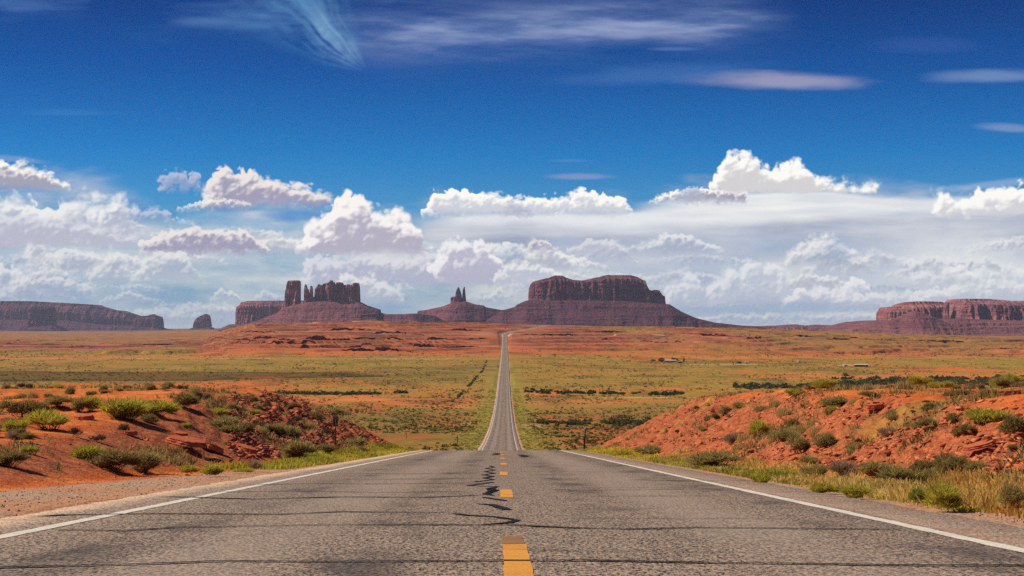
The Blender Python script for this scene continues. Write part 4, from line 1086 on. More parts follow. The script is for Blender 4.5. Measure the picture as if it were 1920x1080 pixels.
# many small tufts over both hill tops
def scatter_bank(n, pa, pb, da, db, label, group, kinds, seed, smin, smax):
    rs = random.Random(seed); c = 0; tries = 0
    while c < n and tries < 9000:
        tries += 1
        y = math.exp(rs.uniform(math.log(da), math.log(db))); p = rs.uniform(pa, pb)
        x = (p - VX) / F0 * y
        z, m = ground(x, y, True)
        if float(m['rise']) < 1.2 or float(m['cut']) > .6 and rs.random() < .6: continue
        if float(fbm(x / 7., y / 9., seed, 3)) < -.05: continue
        # leave the open sand below the left crown bare
        if pa < 500 and 60 < p < 350 and 30 < y < 49: continue
        # skip what the bank itself hides
        t = np.linspace(.4, .97, 26); sx, sy = x * t, y * t
        if np.any(ground(sx, sy) > (float(z) + .25) * t): continue
        k = rs.choice(kinds); s = rs.uniform(smin, smax) * (1.3 if k in ('sagebrush', 'rabbitbrush') else 1)
        put_bush(k, x, y, s, s * rs.uniform(.5, .85), label, group); c += 1
scatter_bank(70, -20, 735, 33, 104, 'little dark or dry tuft, one of the many dotted over the red left bank', 'little tufts dotted over the left bank',
             ['darkbush', 'sagebrush', 'darkbush', 'sprig', 'deadbush', 'straw', 'rabbitbrush'], 900, .22, .55)
scatter_bank(75, 1130, 1945, 24, 104, 'little dark or dry tuft, one of the many dotted over the right bank', 'little tufts dotted over the right bank',
             ['darkbush', 'sagebrush', 'rabbitbrush', 'deadbush', 'straw', 'straw', 'rabbitbrush'], 901, .22, .6)

def merge(parts):
    V = []; F = []; T = []; o = 0
    for v, f, t in parts: V.append(v); F.append(f + o); T.append(t); o += len(v)
    return np.vstack(V), np.vstack(F), np.vstack(T)

# roadside grass: blades in tufts along the shoulders
def roadside(name, x0, x1, y0, y1, n, c0, c1, h, seed, keep=None, dens=None, width=.018):
    rs = np.random.RandomState(seed)
    y = np.exp(rs.uniform(math.log(y0), math.log(y1), n)); f = rs.uniform(0, 1, n)
    x = road_x(y) + lerp(np.interp(y, *x0), np.interp(y, *x1), f)
    q = fbm(x / .9, y / 1.6, seed, 3) + .25
    ok = q > rs.uniform(-.35, .35, n)
    x, y, q = x[ok], y[ok], q[ok]; m = len(x)
    z = ground(x, y)
    K = 9
    P = np.repeat(np.stack([x, y, z - .02], -1), K, 0) + rs.normal(0, .07, (m * K, 3)) * [1, 1, 0]
    Dr = rs.normal(0, .42, (m * K, 3)); Dr[:, 2] = 1; Dr /= np.linalg.norm(Dr, axis=1)[:, None]
    Ln = np.repeat(h * (.5 + .9 * np.clip(q, 0, 1)), K) * rs.uniform(.5, 1.3, m * K)
    Wd = width * rs.uniform(.7, 1.3, m * K) * (1 + P[:, 1] / 60)
    V, F = blades(P, Dr, Ln, Wd, rs, .12)
    g = np.clip(.5 + .8 * np.repeat(fbm(x / 2.2, y / 5., seed + 9, 3), K) + rs.normal(0, .18, m * K), 0, 1)[:, None]
    col = np.array(c0) + (np.array(c1) - np.array(c0)) * g
    T = np.repeat(np.column_stack([col, np.ones(m * K)]), 4, 0)
    return V, F, T
GC0, GC1, ST = (.26, .24, .03), (.74, .64, .08), (.85, .60, .19)
parts = [roadside('g', ([10, 30, 100], [4.75, 4.75, 4.6]), ([10, 30, 60, 115], [5.7, 5.9, 6.1, 6.6]), 17, 116, 13000, GC0, GC1, .13, 31),
         roadside('g', ([10, 30, 100], [4.75, 4.8, 4.6]), ([10, 30, 60, 115], [5.9, 6.2, 6.6, 7.0]), 18, 60, 3500, (.42, .30, .07), ST, .18, 32),
         roadside('g', ([30, 50, 115], [-5.6, -5.2, -4.8]), ([30, 50, 70, 115], [-7.2, -6.9, -6.9, -7.4]), 40, 116, 9000, GC0, GC1, .18, 33),
         roadside('g', ([10, 20], [4.9, 5.0]), ([10, 30], [6.6, 6.3]), 13, 24, 2600, (.50, .30, .07), (.90, .58, .17), .20, 34),
         roadside('g', ([300, 1400], [4.9, 5.0]), ([300, 1400], [13, 9]), 300, 1100, 1300, (.30, .27, .05), (.66, .54, .10), .28, 35, width=.06),
         roadside('g', ([300, 1400], [-13, -9]), ([300, 1400], [-4.9, -5.0]), 300, 1100, 1300, (.30, .27, .05), (.66, .54, .10), .28, 36, width=.06)]
V, F, T = merge(parts)
add('roadside_grass', mesh_np('roadside_grass', V, F, False, dict(tint=T), [leafM]), kind='stuff', label='yellow-green and straw grass growing along both shoulders', category='grass')

# thin dry grass and weeds over the banks
def bank_grass(n, pa, pb, da, db, seed):
    rs = np.random.RandomState(seed)
    y = np.exp(rs.uniform(math.log(da), math.log(db), n)); p = rs.uniform(pa, pb, n); x = (p - VX) / F0 * y
    z, m = ground(x, y, True)
    q = fbm(x / 3.5, y / 5., seed + 2, 4)
    ok = (m['rise'] > .3) & (q > rs.uniform(.02, .5, n))
    x, y, z, q = x[ok], y[ok], z[ok], q[ok]; k = len(x); K = 7
    P = np.repeat(np.stack([x, y, z - .01], -1), K, 0) + rs.normal(0, .06, (k * K, 3)) * [1, 1, 0]
    Dr = rs.normal(0, .45, (k * K, 3)); Dr[:, 2] = 1; Dr /= np.linalg.norm(Dr, axis=1)[:, None]
    V, F = blades(P, Dr, rs.uniform(.08, .24, k * K), .016 * (1 + P[:, 1] / 50), rs, .1)
    g = rs.uniform(0, 1, (k * K, 1)); gg = np.repeat((rs.uniform(0, 1, k) < .45), K)[:, None]
    col = np.where(gg, np.array([.11, .10, .03]) + g * np.array([.16, .15, .03]), np.array([.30, .19, .06]) + g * np.array([.28, .22, .10]))
    return V, F, np.repeat(np.column_stack([col, np.ones(len(col))]), 4, 0)
V, F, T = merge([bank_grass(14000, -60, 760, 30, 106, 41), bank_grass(17000, 1110, 1980, 20, 106, 42)])
add('bank_grass', mesh_np('bank_grass', V, F, False, dict(tint=T), [leafM]), kind='stuff', label='thin dry grass scattered over the red banks', category='grass')

# scrub of the plain
def scrub(x, y, s, hs, c0, c1, K, seed, lift=0):
    rs = np.random.RandomState(seed); n = len(x); z = ground(x, y)
    u = rs.normal(size=(n, K, 3)); u[..., 2] = np.abs(u[..., 2]); u /= np.linalg.norm(u, axis=2)[..., None]
    C = np.stack([x, y, z], -1)[:, None] + u * (s[:, None, None] * .5) * np.array([1, 1, 1.0]) * rs.uniform(.55, 1.05, (n, K, 1)) * np.stack([np.ones(n), np.ones(n), 2 * hs], -1)[:, None]
    C = C.reshape(-1, 3); N = n * K
    a = rs.normal(size=(N, 3)); a /= np.linalg.norm(a, axis=1)[:, None]
    b = np.cross(a, rs.normal(size=(N, 3))); b /= np.linalg.norm(b, axis=1)[:, None]
    q = (np.repeat(s, K) * rs.uniform(.16, .30, N))[:, None]
    V = np.stack([C - a * q, C - b * q * .7, C + a * q, C + b * q * .7], 1).reshape(-1, 3)
    g = np.clip(np.repeat(rs.uniform(0, 1, n), K) * .6 + rs.uniform(0, .4, N), 0, 1)[:, None]
    col = np.array(c0) + (np.array(c1) - np.array(c0)) * g
    return V, np.arange(4 * N).reshape(-1, 4), np.repeat(np.column_stack([col, np.ones(N)]), 4, 0)
def field(n, pa, pb, da, db, seed, thr=-.3, power=1.):
    rs = np.random.RandomState(seed)
    y = np.exp(lerp(math.log(da), math.log(db), rs.uniform(0, 1, n) ** power)); p = rs.uniform(pa, pb, n)
    x = (p - VX) / F0 * y
    w = fbm(x / 28., y / 60., seed, 4) + .6 * fbm(x / 90., y / 200., seed + 3, 3)
    ok = (w > rs.uniform(thr - .25, thr + .35, n)) & (np.abs(x - road_x(y)) > 6.5 + .006 * y)
    return x[ok], y[ok]
parts = []
rs = np.random.RandomState(5)
for (n, da, db, K, s0, s1, thr, sd) in ((9000, 320, 560, 22, .6, 1.7, -.2, 50), (13000, 540, 1000, 13, .7, 2.1, -.15, 51), (17000, 950, 2150, 8, 1.0, 2.8, -.1, 52)):
    x, y = field(n, -60, 1980, da, db, sd, thr)
    s = s0 + (s1 - s0) * rs.uniform(0, 1, len(x)) ** 4
    parts.append(scrub(x, y, s, .38 + 0 * s, (.075, .058, .018), (.34, .27, .060), K, sd + 100))
x, y = field(5000, -60, 1980, 2100, 3700, 54, 0.0)
parts.append(scrub(x, y, rs.uniform(1.5, 3.5, len(x)), .4 + 0 * x, (.05, .045, .02), (.15, .13, .05), 6, 60))
V, F, T = merge(parts)
add('scrub', mesh_np('scrub', V, F, False, dict(tint=T), [leafM]), kind='stuff', label='low desert scrub covering the wide plain', category='scrub')

# tall brush along the dry washes
def wash(pts, n, half, s0, s1, seed, c0=(.050, .050, .024), c1=(.17, .165, .055)):
    rs = np.random.RandomState(seed)
    pp = np.array([q[0] for q in pts], float); dd = np.array([q[1] for q in pts], float)
    p = rs.uniform(pp[0], pp[-1], n); d = np.interp(p, pp, dd) + rs.normal(0, half, n) * (.6 + .6 * np.abs(vn(p / 40., 0 * p, seed)))
    ok = fbm(p / 22., d / 40., seed + 1, 3) > -.28
    p, d = p[ok], d[ok]
    s = rs.uniform(s0, s1, len(p))
    return scrub((p - VX) / F0 * d, d, s, .42 + 0 * s, c0, c1, 30, seed + 2)
parts = [wash([(1370, 1130), (1500, 1120), (1620, 1170), (1700, 1260), (1980, 1290)], 430, 20, 2.2, 6.0, 80),
         wash([(1560, 1230), (1700, 1240), (1980, 1180)], 300, 45, 2.2, 5.5, 81, (.05, .06, .025), (.19, .20, .055)),
         wash([(496, 1005), (600, 1015), (712, 1025)], 150, 7, 2.2, 4.5, 82),
         wash([(738, 1035), (768, 1035)], 16, 4, 2.5, 4.0, 83),
         wash([(985, 1045), (1100, 1040), (1280, 1030)], 170, 9, 2, 3.6, 84, (.03, .045, .015), (.10, .125, .03)),
         wash([(1330, 960), (1600, 940)], 90, 14, 1.5, 3.2, 85),
         wash([(1000, 640), (1170, 600), (1250, 610)], 150, 16, 1.5, 2.8, 86),
         wash([(848, 905), (862, 1000), (884, 1180), (905, 1500), (914, 1950)], 150, 3, 1.2, 2.6, 87)]
V, F, T = merge(parts)
add('wash_brush', mesh_np('wash_brush', V, F, False, dict(tint=T), [leafM]), kind='stuff', label='dark tall brush growing in long lines along the dry washes', category='brush')

# ------------------------------------------------------------------ low dark ledges on the red tableland
ledM = Mat('ledge_sandstone', .95, .05)
ledM.base(ledM.mix(ledM.rng(ledM.noise(.06, 6, .7, stretch=(1, 1, 6)), .4, .6), (.16, .036, .024), (.42, .125, .062)))
def ledge(pts, h, seed):
    px = np.arange(pts[0][0], pts[-1][0], 1.2); py = np.interp(px, [q[0] for q in pts], [q[1] for q in pts])
    keep = [hit(float(pts[0][0] + (pts[-1][0] - pts[0][0]) * f), float(np.interp(pts[0][0] + (pts[-1][0] - pts[0][0]) * f, [q[0] for q in pts], [q[1] for q in pts])), 1500, 6500)[1] for f in np.linspace(0, 1, 7)]
    d = np.interp(np.linspace(0, 1, len(px)), np.linspace(0, 1, 7), keep)
    d = d + 7 * fbm(px / 22., 0 * px, seed, 4, .6)
    x = (px - VX) / F0 * d; z = ground(x, d)
    H = h * np.clip(.62 + 1.1 * fbm(px / 11., 0 * px + 3, seed + 1, 4, .65), -.25, 1.3) * np.clip(np.minimum(px - px[0], px[-1] - px) / 8, 0, 1)
    jag = 2.5 * fbm(px / 2., 0 * px, seed + 2, 3)
    rows = [(jag + 1.5, z - 2), (jag, z + .45 * H), (jag - 2.2, z + .62 * H), (jag - 2.0, z + H), (8 + 0 * px, z + H * .96), (34 + 0 * px, z - 1.5)]
    V = np.stack([np.stack([x, d + a, b], -1) for a, b in rows], 0).reshape(-1, 3); c = V.mean(0)
    o = add('terrain_ledge', mesh_np('terrain_ledge', V - c, grid_faces(6, len(px)), False, None, [ledM.m]), kind='structure'); o.location = c
for i, (pts, h) in enumerate([([(452, 622.5), (490, 622), (522, 623.5)], 3.6), ([(396, 637.5), (470, 637), (560, 638), (655, 636)], 4.2), ([(430, 643), (530, 645), (590, 643)], 2.2),
        ([(600, 620), (660, 618), (720, 620)], 2.2), ([(698, 624), (740, 623), (795, 628)], 3.2), ([(560, 651), (640, 652), (700, 650)], 2.6), ([(640, 655), (700, 657), (775, 659)], 2.6),
        ([(745, 643), (780, 647), (810, 650)], 3.6), ([(660, 634), (720, 633), (760, 636)], 2.0), ([(800, 634), (850, 636), (915, 635)], 1.8), ([(842, 619), (870, 619.5), (905, 621)], 3.2),
        ([(770, 648), (840, 652), (900, 650)], 2.0), ([(1090, 621), (1130, 622), (1180, 621)], 1.6), ([(1125, 637), (1150, 636.5), (1170, 638)], 3.0), ([(1270, 625), (1340, 630), (1395, 631)], 2.8),
        ([(1310, 628), (1360, 627)], 1.6), ([(1480, 630.5), (1505, 631), (1535, 633)], 3.0), ([(1550, 635), (1640, 637), (1700, 639), (1770, 641), (1812, 641)], 3.2), ([(1400, 633), (1450, 634)], 1.6),
        ([(975, 628), (1030, 627), (1080, 629)], 1.6), ([(1200, 640), (1280, 643)], 1.4), ([(230, 646), (300, 647), (330, 646)], 2.4), ([(0, 645), (60, 646), (120, 646)], 1.8), ([(1840, 655), (1900, 654)], 1.4)]):
    ledge(pts, h, 1500 + 10 * i)

# ------------------------------------------------------------------ rubble and stones
def rock_unit(seed, sub=0):
    bm = bmesh.new(); bmesh.ops.create_icosphere(bm, subdivisions=1 + sub, radius=.5)
    rs = np.random.RandomState(seed)
    for v in bm.verts:
        k = 1 + .32 * rs.normal(); v.co *= max(.55, min(1.5, k))
    # chop flat like sandstone
    for v in bm.verts:
        v.co.z = max(-.30, min(.30, v.co.z * 1.15)); v.co.x = max(-.44, min(.44, v.co.x))
    bmesh.ops.triangulate(bm, faces=bm.faces[:])
    V = np.array([v.co[:] for v in bm.verts]); F = np.array([[v.index for v in f.verts] for f in bm.faces]); bm.free()
    return V, F
UNITS = [rock_unit(s) for s in range(8)]
def euler(a, b, c):
    ca, sa, cb, sb, cc, sc = np.cos(a), np.sin(a), np.cos(b), np.sin(b), np.cos(c), np.sin(c)
    Rz = np.stack([np.stack([cc, -sc, 0 * cc], -1), np.stack([sc, cc, 0 * cc], -1), np.stack([0 * cc, 0 * cc, 1 + 0 * cc], -1)], -2)
    Rx_ = np.stack([np.stack([1 + 0 * ca, 0 * ca, 0 * ca], -1), np.stack([0 * ca, ca, -sa], -1), np.stack([0 * ca, sa, ca], -1)], -2)
    Ry = np.stack([np.stack([cb, 0 * cb, sb], -1), np.stack([0 * cb, 1 + 0 * cb, 0 * cb], -1), np.stack([-sb, 0 * cb, cb], -1)], -2)
    return Rz @ Ry @ Rx_
def rocks(x, y, s, seed, tint0=(.20, .038, .024), tint1=(.60, .18, .085), tilt=.28, flat=.42):
    rs = np.random.RandomState(seed); n = len(x); z = ground(x, y)
    Rm = euler(rs.normal(0, tilt, n), rs.normal(0, tilt, n), rs.uniform(0, 6.28, n))
    sc = np.stack([s * rs.uniform(.8, 1.6, n), s * rs.uniform(.6, 1.1, n), s * flat * rs.uniform(.4, 1.1, n)], -1)
    out = []
    for k, (uv, uf) in enumerate(UNITS):
        i = np.where(np.arange(n) % len(UNITS) == k)[0]
        if not len(i): continue
        P = np.einsum('nij,nvj->nvi', Rm[i], uv[None] * sc[i][:, None]) + np.stack([x[i], y[i], z[i] + .10 * s[i]], -1)[:, None]
        F = uf[None] + (np.arange(len(i)) * len(uv))[:, None, None]
        g = rs.uniform(0, 1, len(i)) ** 1.3
        c = np.array(tint0) + (np.array(tint1) - np.array(tint0)) * g[:, None]
        T = np.repeat(np.column_stack([c, np.ones(len(i))]), len(uv), 0)
        out.append((P.reshape(-1, 3), F.reshape(-1, 3), T))
    return merge(out)
Mr = Mat('rubble_sandstone', .9, .12)
tn = Mr.attr('tint').outputs['Color']
Mr.base(Mr.mix(Mr.rng(Mr.noise(14, 4, .7), .4, .65, 0, .6), tn, Mr.mix(.5, tn, (.62, .24, .14)))); Mr.bump(Mr.noise(30, 4, .7), .5, .02)
rubM = Mr.m
def bank_points(n, pa, pb, da, db, seed, cutpow=1., thr=.1):
    rs = np.random.RandomState(seed)
    y = np.exp(rs.uniform(math.log(da), math.log(db), n)); p = rs.uniform(pa, pb, n); x = (p - VX) / F0 * y
    z, m = ground(x, y, True)
    q = m['cut'] * (.65 + .6 * fbm(x / 2.5, y / 4., seed, 3))
    ok = (q > rs.uniform(thr, 1, n)) & (m['rise'] > .15)
    return x[ok], y[ok]
parts = []
x, y = bank_points(30000, 430, 760, 34, 108, 70); r_ = np.random.RandomState(1)
parts.append(rocks(x, y, .05 + .26 * r_.uniform(0, 1, len(x)) ** 3.2, 71, (.19, .034, .024), (.62, .16, .080)))
x, y = bank_points(44000, 1105, 1990, 20, 108, 72, thr=.0)
parts.append(rocks(x, y, .035 + .17 * r_.uniform(0, 1, len(x)) ** 3.6, 73, (.20, .040, .022), (.78, .25, .09)))
# stones sprinkled on sand and shoulders
n = 9000; y = np.exp(r_.uniform(math.log(18), math.log(100), n)); p = r_.uniform(-40, 1960, n); x = (p - VX) / F0 * y
z, m = ground(x, y, True); ok = (m['au'] > 6.3) & (fbm(x / 4., y / 5., 75, 3) > r_.uniform(-.15, .6, n))
parts.append(rocks(x[ok], y[ok], .025 + .10 * r_.uniform(0, 1, ok.sum()) ** 3, 74))
n = 5000; y = np.exp(r_.uniform(math.log(10), math.log(60), n)); x = np.where(r_.uniform(0, 1, n) < .55, -r_.uniform(4.7, 8, n), r_.uniform(4.75, 5.6, n))
parts.append(rocks(x, y, r_.uniform(.012, .035, n), 76, (.16, .10, .075), (.55, .38, .28), .5, .8))
o = 0; V, F, T = merge(parts)
add('rubble', mesh_np('rubble', V, F, False, dict(tint=T), [rubM]), kind='stuff', label='broken red sandstone pieces strewn over the cut banks', category='rubble')

def slab(px, py, w, d, h, rz, seed, label, tilt=(0, 0), name='rock_slab', lift=0., mat=None):
    """one flat sandstone slab with chipped edges and bedding steps"""
    rs = np.random.RandomState(seed)
    x, y, z = hit(px, py, 12, 300)
    n, L = 40, 5
    th = np.linspace(0, 2 * np.pi, n, endpoint=False)
    r = 1 + .22 * fbm(np.cos(th) * 1.7, np.sin(th) * 1.7, seed, 4, .6)
    V = []
    for k in range(L):
        rr = r * (1 - .06 * (k % 2) - .03 * k) + .02 * rs.normal(size=n)
        V.append(np.stack([np.cos(th) * rr * w / 2, np.sin(th) * rr * d / 2, np.full(n, h * (k / (L - 1))) + .04 * h * rs.normal(size=n)], -1))
    V.append(np.array([[0, 0, 0.0], [0, 0, h * 1.04]]))
    V = np.vstack(V)
    F = grid_faces(L, n, 0, True).tolist()
    bm = bmesh.new()
    vs = [bm.verts.new(v) for v in V]
    for f in F: bm.faces.new([vs[i] for i in f])
    for i in range(n):
        bm.faces.new((vs[(i + 1) % n], vs[i], vs[L * n])); bm.faces.new((vs[(L - 1) * n + i], vs[(L - 1) * n + (i + 1) % n], vs[L * n + 1]))
    me = bpy.data.meshes.new(name); bm.to_mesh(me); bm.free()
    at = me.attributes.new('tint', 'FLOAT_COLOR', 'POINT')
    at.data.foreach_set('color', np.tile([.46, .105, .045, 1], (len(me.vertices), 1)).astype(np.float32).ravel())
    me.materials.append(rubM)
    o = add(name, me, label=label, category='rock'); o.location = (x, y, z + lift); o.rotation_euler = (tilt[0], tilt[1], rz)
    return o
slab(352, 842, 1.1, .9, .13, .2, 11, 'jutting sandstone ledge over the black hollow on the left bank', (.10, .16), lift=.14)
slab(396, 846, .8, .7, .16, 1.0, 12, 'sandstone block at the right rim of the black hollow', (.1, .35), lift=.02)
slab(160, 786, 0.54, 0.42, 0.1, .3, 13, 'long flat stone slab on the sand right of the bright green rabbitbrush', (.05, -.08))
slab(245, 815, .45, .3, .10, .1, 14, 'small flat stone lying by the thin twiggy shrub')
slab(338, 818, .55, .35, .12, -.2, 15, 'dark flat stone on the open sand left of the rubble slope', (.1, .1))
slab(462, 846, 0.78, 0.42, 0.13, -.3, 16, 'long broken slab low on the left rubble slope', (.05, .25), lift=.03)
slab(1640, 766, 0.54, 0.36, 0.1, .4, 17, 'pale slab on the top edge of the right bank above the layered rock', (.0, -.1))
slab(1770, 800, 0.6, 0.3, 0.08, -.5, 18, 'flat red slab between bushes high on the right bank', (.15, -.2))
slab(1836, 840, 0.54, 0.27, 0.06, -.4, 19, 'thin slab lying on the layered rock near the right edge', (.2, -.25))
slab(1880, 742, 0.9, 0.36, 0.1, .1, 20, 'pale rock lip on the skyline near the right edge', (0, -.05))
slab(1427, 919, .20, .10, .035, .3, 21, 'small dark stone on the right shoulder by the white line', name='stone')
slab(1560, 945, .18, .10, .035, -.2, 22, 'small grey stone on the right gravel shoulder', name='stone')

# ------------------------------------------------------------------ solid helpers for small built things
def box_mesh(name, boxes, mat, bevel=0.0):
    bm = bmesh.new()
    for (cx, cy, cz, sx, sy, sz, *rz) in boxes:
        r = bmesh.ops.create_cube(bm, size=1)
        for v in r['verts']:
            x, y = v.co.x * sx, v.co.y * sy
            a = rz[0] if rz else 0
            v.co = (cx + x * math.cos(a) - y * math.sin(a), cy + x * math.sin(a) + y * math.cos(a), cz + v.co.z * sz)
    if bevel: bmesh.ops.bevel(bm, geom=bm.edges[:], offset=bevel, segments=2, affect='EDGES')
    me = bpy.data.meshes.new(name); bm.to_mesh(me); bm.free(); me.materials.append(mat); return me
def simple(name, c, rough=.7, spec=.2, metal=0, var=.25, sc=8):
    M = Mat(name, rough, spec); M.b.inputs['Metallic'].default_value = metal
    M.base(M.mix(M.rng(M.noise(sc, 4, .7), .35, .7), tuple(q * (1 - var) for q in c), c)); return M.m
steel = simple('weathered_steel', (.16, .13, .11), .6, .3, .3)
signG = simple('green_sign_sheeting', (.006, .075, .045), .4, .4, 0, .3, 3)
signW = simple('white_lettering', (.70, .74, .70), .5, .3, 0, .1)
postD = simple('weathered_wood', (.13, .085, .06), .9, .1, 0, .5, 12)
capW = simple('white_reflector', (.85, .82, .88), .35, .5, 0, .05)
greyW = simple('grey_wood', (.24, .20, .17), .9, .1, 0, .4, 10)

def empty(name, loc, label, cat, group=None, rz=0):
    o = bpy.data.objects.new(name, None); COL.objects.link(o); o.location = loc; o.rotation_euler = (0, 0, rz); o.empty_display_size = .5
    o['label'] = label; o['category'] = cat
    if group: o['group'] = group
    return o

# green mile marker
x, y, z = hit(630, 836, 30, 105); k = y / F0
sg = empty('mile_marker', (x, y, z), 'narrow green mile marker sign on a thin post among the rubble left of the road', 'road sign')
top_ = z + (836 - 780) * k; w_, h_ = 9.6 * k, 19.5 * k
add('post', box_mesh('post', [(0, .02, (top_ - z) / 2 - .1, .045, .018, top_ - z - .05), (-.018, .035, (top_ - z) / 2 - .1, .008, .03, top_ - z - .05), (.018, .035, (top_ - z) / 2 - .1, .008, .03, top_ - z - .05)], steel, .002), sg)
pn = add('panel', box_mesh('panel', [(0, 0, top_ - z - h_ / 2, w_, .006, h_)], signG, .002), sg)
fr = .012
add('border', box_mesh('border', [(0, -.005, top_ - z - fr, w_ - .01, .003, .008), (0, -.005, top_ - z - h_ + fr, w_ - .01, .003, .008),
                                  (-w_ / 2 + fr, -.005, top_ - z - h_ / 2, .008, .003, h_ - .03), (w_ / 2 - fr, -.005, top_ - z - h_ / 2, .008, .003, h_ - .03)], signW), pn)
def text(body, size, loc, parent, name, mat, sx=1.0):
    cu = bpy.data.curves.new(name, 'FONT'); cu.body = body; cu.size = size; cu.extrude = .0015; cu.align_x = 'CENTER'; cu.align_y = 'CENTER'
    t = bpy.data.objects.new(name, cu); COL.objects.link(t)
    dg = bpy.context.evaluated_depsgraph_get(); dg.update()
    me = bpy.data.meshes.new_from_object(t.evaluated_get(dg)); bpy.data.objects.remove(t); bpy.data.curves.remove(cu)
    me.materials.clear(); me.materials.append(mat)
    o = add(name, me, parent); o.location = loc; o.rotation_euler = (R(90), 0, 0); o.scale = (sx, 1, 1); return o
text('MILE', .30 * w_, (0, -.006, top_ - z - .17 * h_), pn, 'lettering', signW, 1.0)
text('1', .36 * h_, (0, -.006, top_ - z - .44 * h_), pn, 'lettering', signW, 1.3)
text('3', .36 * h_, (0, -.006, top_ - z - .76 * h_), pn, 'lettering', signW, 1.2)

# posts
def post(px, d, hgt, wid, mat, label, cap=False, lean=0., dx=None):
    x = (px - VX) / F0 * d; z = float(ground(x, d))
    o = empty('marker_post', (x, d, z), label, 'post'); o.rotation_euler = (0, lean, 0)
    add('stake', box_mesh('stake', [(0, 0, hgt / 2 - .1, wid, wid * .8, hgt + .2)], mat, wid * .12), o)
    if cap:
        add('reflector', box_mesh('reflector', [(0, 0, hgt + .02, wid * 1.05, wid * .9, .10), (-wid * .3, -wid * .42, hgt - .22, wid * .35, .006, .45)], capW, .004), o)
    return o
post(1095, 95, 1.28, .105, postD, 'dark leaning post with a white tip at the right roadside on the crest', True, .035)
post(858, 400, 2.0, .16, postD, 'dark post standing in the valley left of the far road')
post(1018, 410, 1.7, .12, greyW, 'thin grey post in the valley right of the far road')
post(762.5, 430, 1.6, .12, greyW, 'pale thin fence post far left of the road above the shoulder grass')
post(827, 1010, 3.6, .25, greyW, 'very thin distant pole on the orange flat left of the road')

# ------------------------------------------------------------------ homesteads on the plain
def far_pt(px, py): return hit(px, py, 600, 4000)
brownW = simple('brown_siding', (.12, .055, .04), .8, .1, 0, .3, 2); creamW = simple('cream_siding', (.55, .45, .34), .8, .1, 0, .2, 2)
roofP = simple('pale_metal_roof', (.62, .52, .44), .5, .3, 0, .2, 1); roofB = simple('brown_roof', (.16, .09, .07), .8, .1, 0, .3, 1)
glassD = simple('dark_window', (.02, .022, .026), .15, .6, 0, .1)
def house(px, py, wpx, hpx, label, wall, roofm, rz=0., depth=8., gable=True):
    x, y, z = far_pt(px, py); k = y / F0; w, h = wpx * k, hpx * k
    o = empty('house', (x, y, z), label, 'house', 'homesteads on the plain', rz)
    hw = h * .68
    wl = add('wall', box_mesh('wall', [(0, 0, hw / 2 - .3, w, depth, hw + .6)], wall), o)
    bm = bmesh.new(); ov = .45
    for sx in (-1, 1):
        pass
    A = [bm.verts.new(c) for c in ((-w / 2 - ov, -depth / 2 - ov, hw), (w / 2 + ov, -depth / 2 - ov, hw), (w / 2 + ov, depth / 2 + ov, hw), (-w / 2 - ov, depth / 2 + ov, hw),
                                   (-w / 2 - ov, 0, h), (w / 2 + ov, 0, h))]
    for f in ((0, 1, 5, 4), (2, 3, 4, 5), (0, 4, 3), (1, 2, 5), (3, 2, 1, 0)): bm.faces.new([A[i] for i in f])
    me = bpy.data.meshes.new('roof'); bm.to_mesh(me); bm.free(); me.materials.append(roofm); add('roof', me, o)
    n = max(1, int(w / 4.5))
    for i in range(n):
        cx = -w / 2 + w * (i + .5) / n
        if i == n // 2:
            add('door', box_mesh('door', [(cx, -depth / 2 - .03, 1.0, .95, .08, 2.0)], roofm), o)
        else:
            add('window', box_mesh('window', [(cx, -depth / 2 - .03, hw * .55, 1.3, .06, hw * .38)], glassD), o)
    return o
house(1615, 687.5, 24, 5.2, 'long low brown house with a pale roof standing alone on the right of the plain', brownW, roofP)
house(1585, 687, 6, 4.0, 'small cream shed just left of the long low brown house', creamW, roofP, .2, 5)
house(1386, 681, 6.5, 3.6, 'small dark shed left of its cream twin in the middle of the plain', brownW, roofB, .1, 5)
house(1400, 681.2, 5.5, 3.4, 'small cream shed right of the dark one in the middle of the plain', creamW, roofP, -.1, 5)
house(1499, 679.5, 7, 3.0, 'low pale-roofed hut alone between the two homesteads', creamW, roofP, .1, 5)
house(1256, 679, 22, 4.6, 'longest pale building of the tree-shaded homestead right of the road', creamW, roofP, .05, 8)
house(1265, 676.5, 11, 5.5, 'reddish hut behind the long pale homestead building', simple('red_siding', (.26, .07, .05), .8, .1), roofB, -.2, 6)
house(1275, 681, 7, 3.0, 'small brown shed at the right end of the tree-shaded homestead', brownW, roofB, .1, 5)

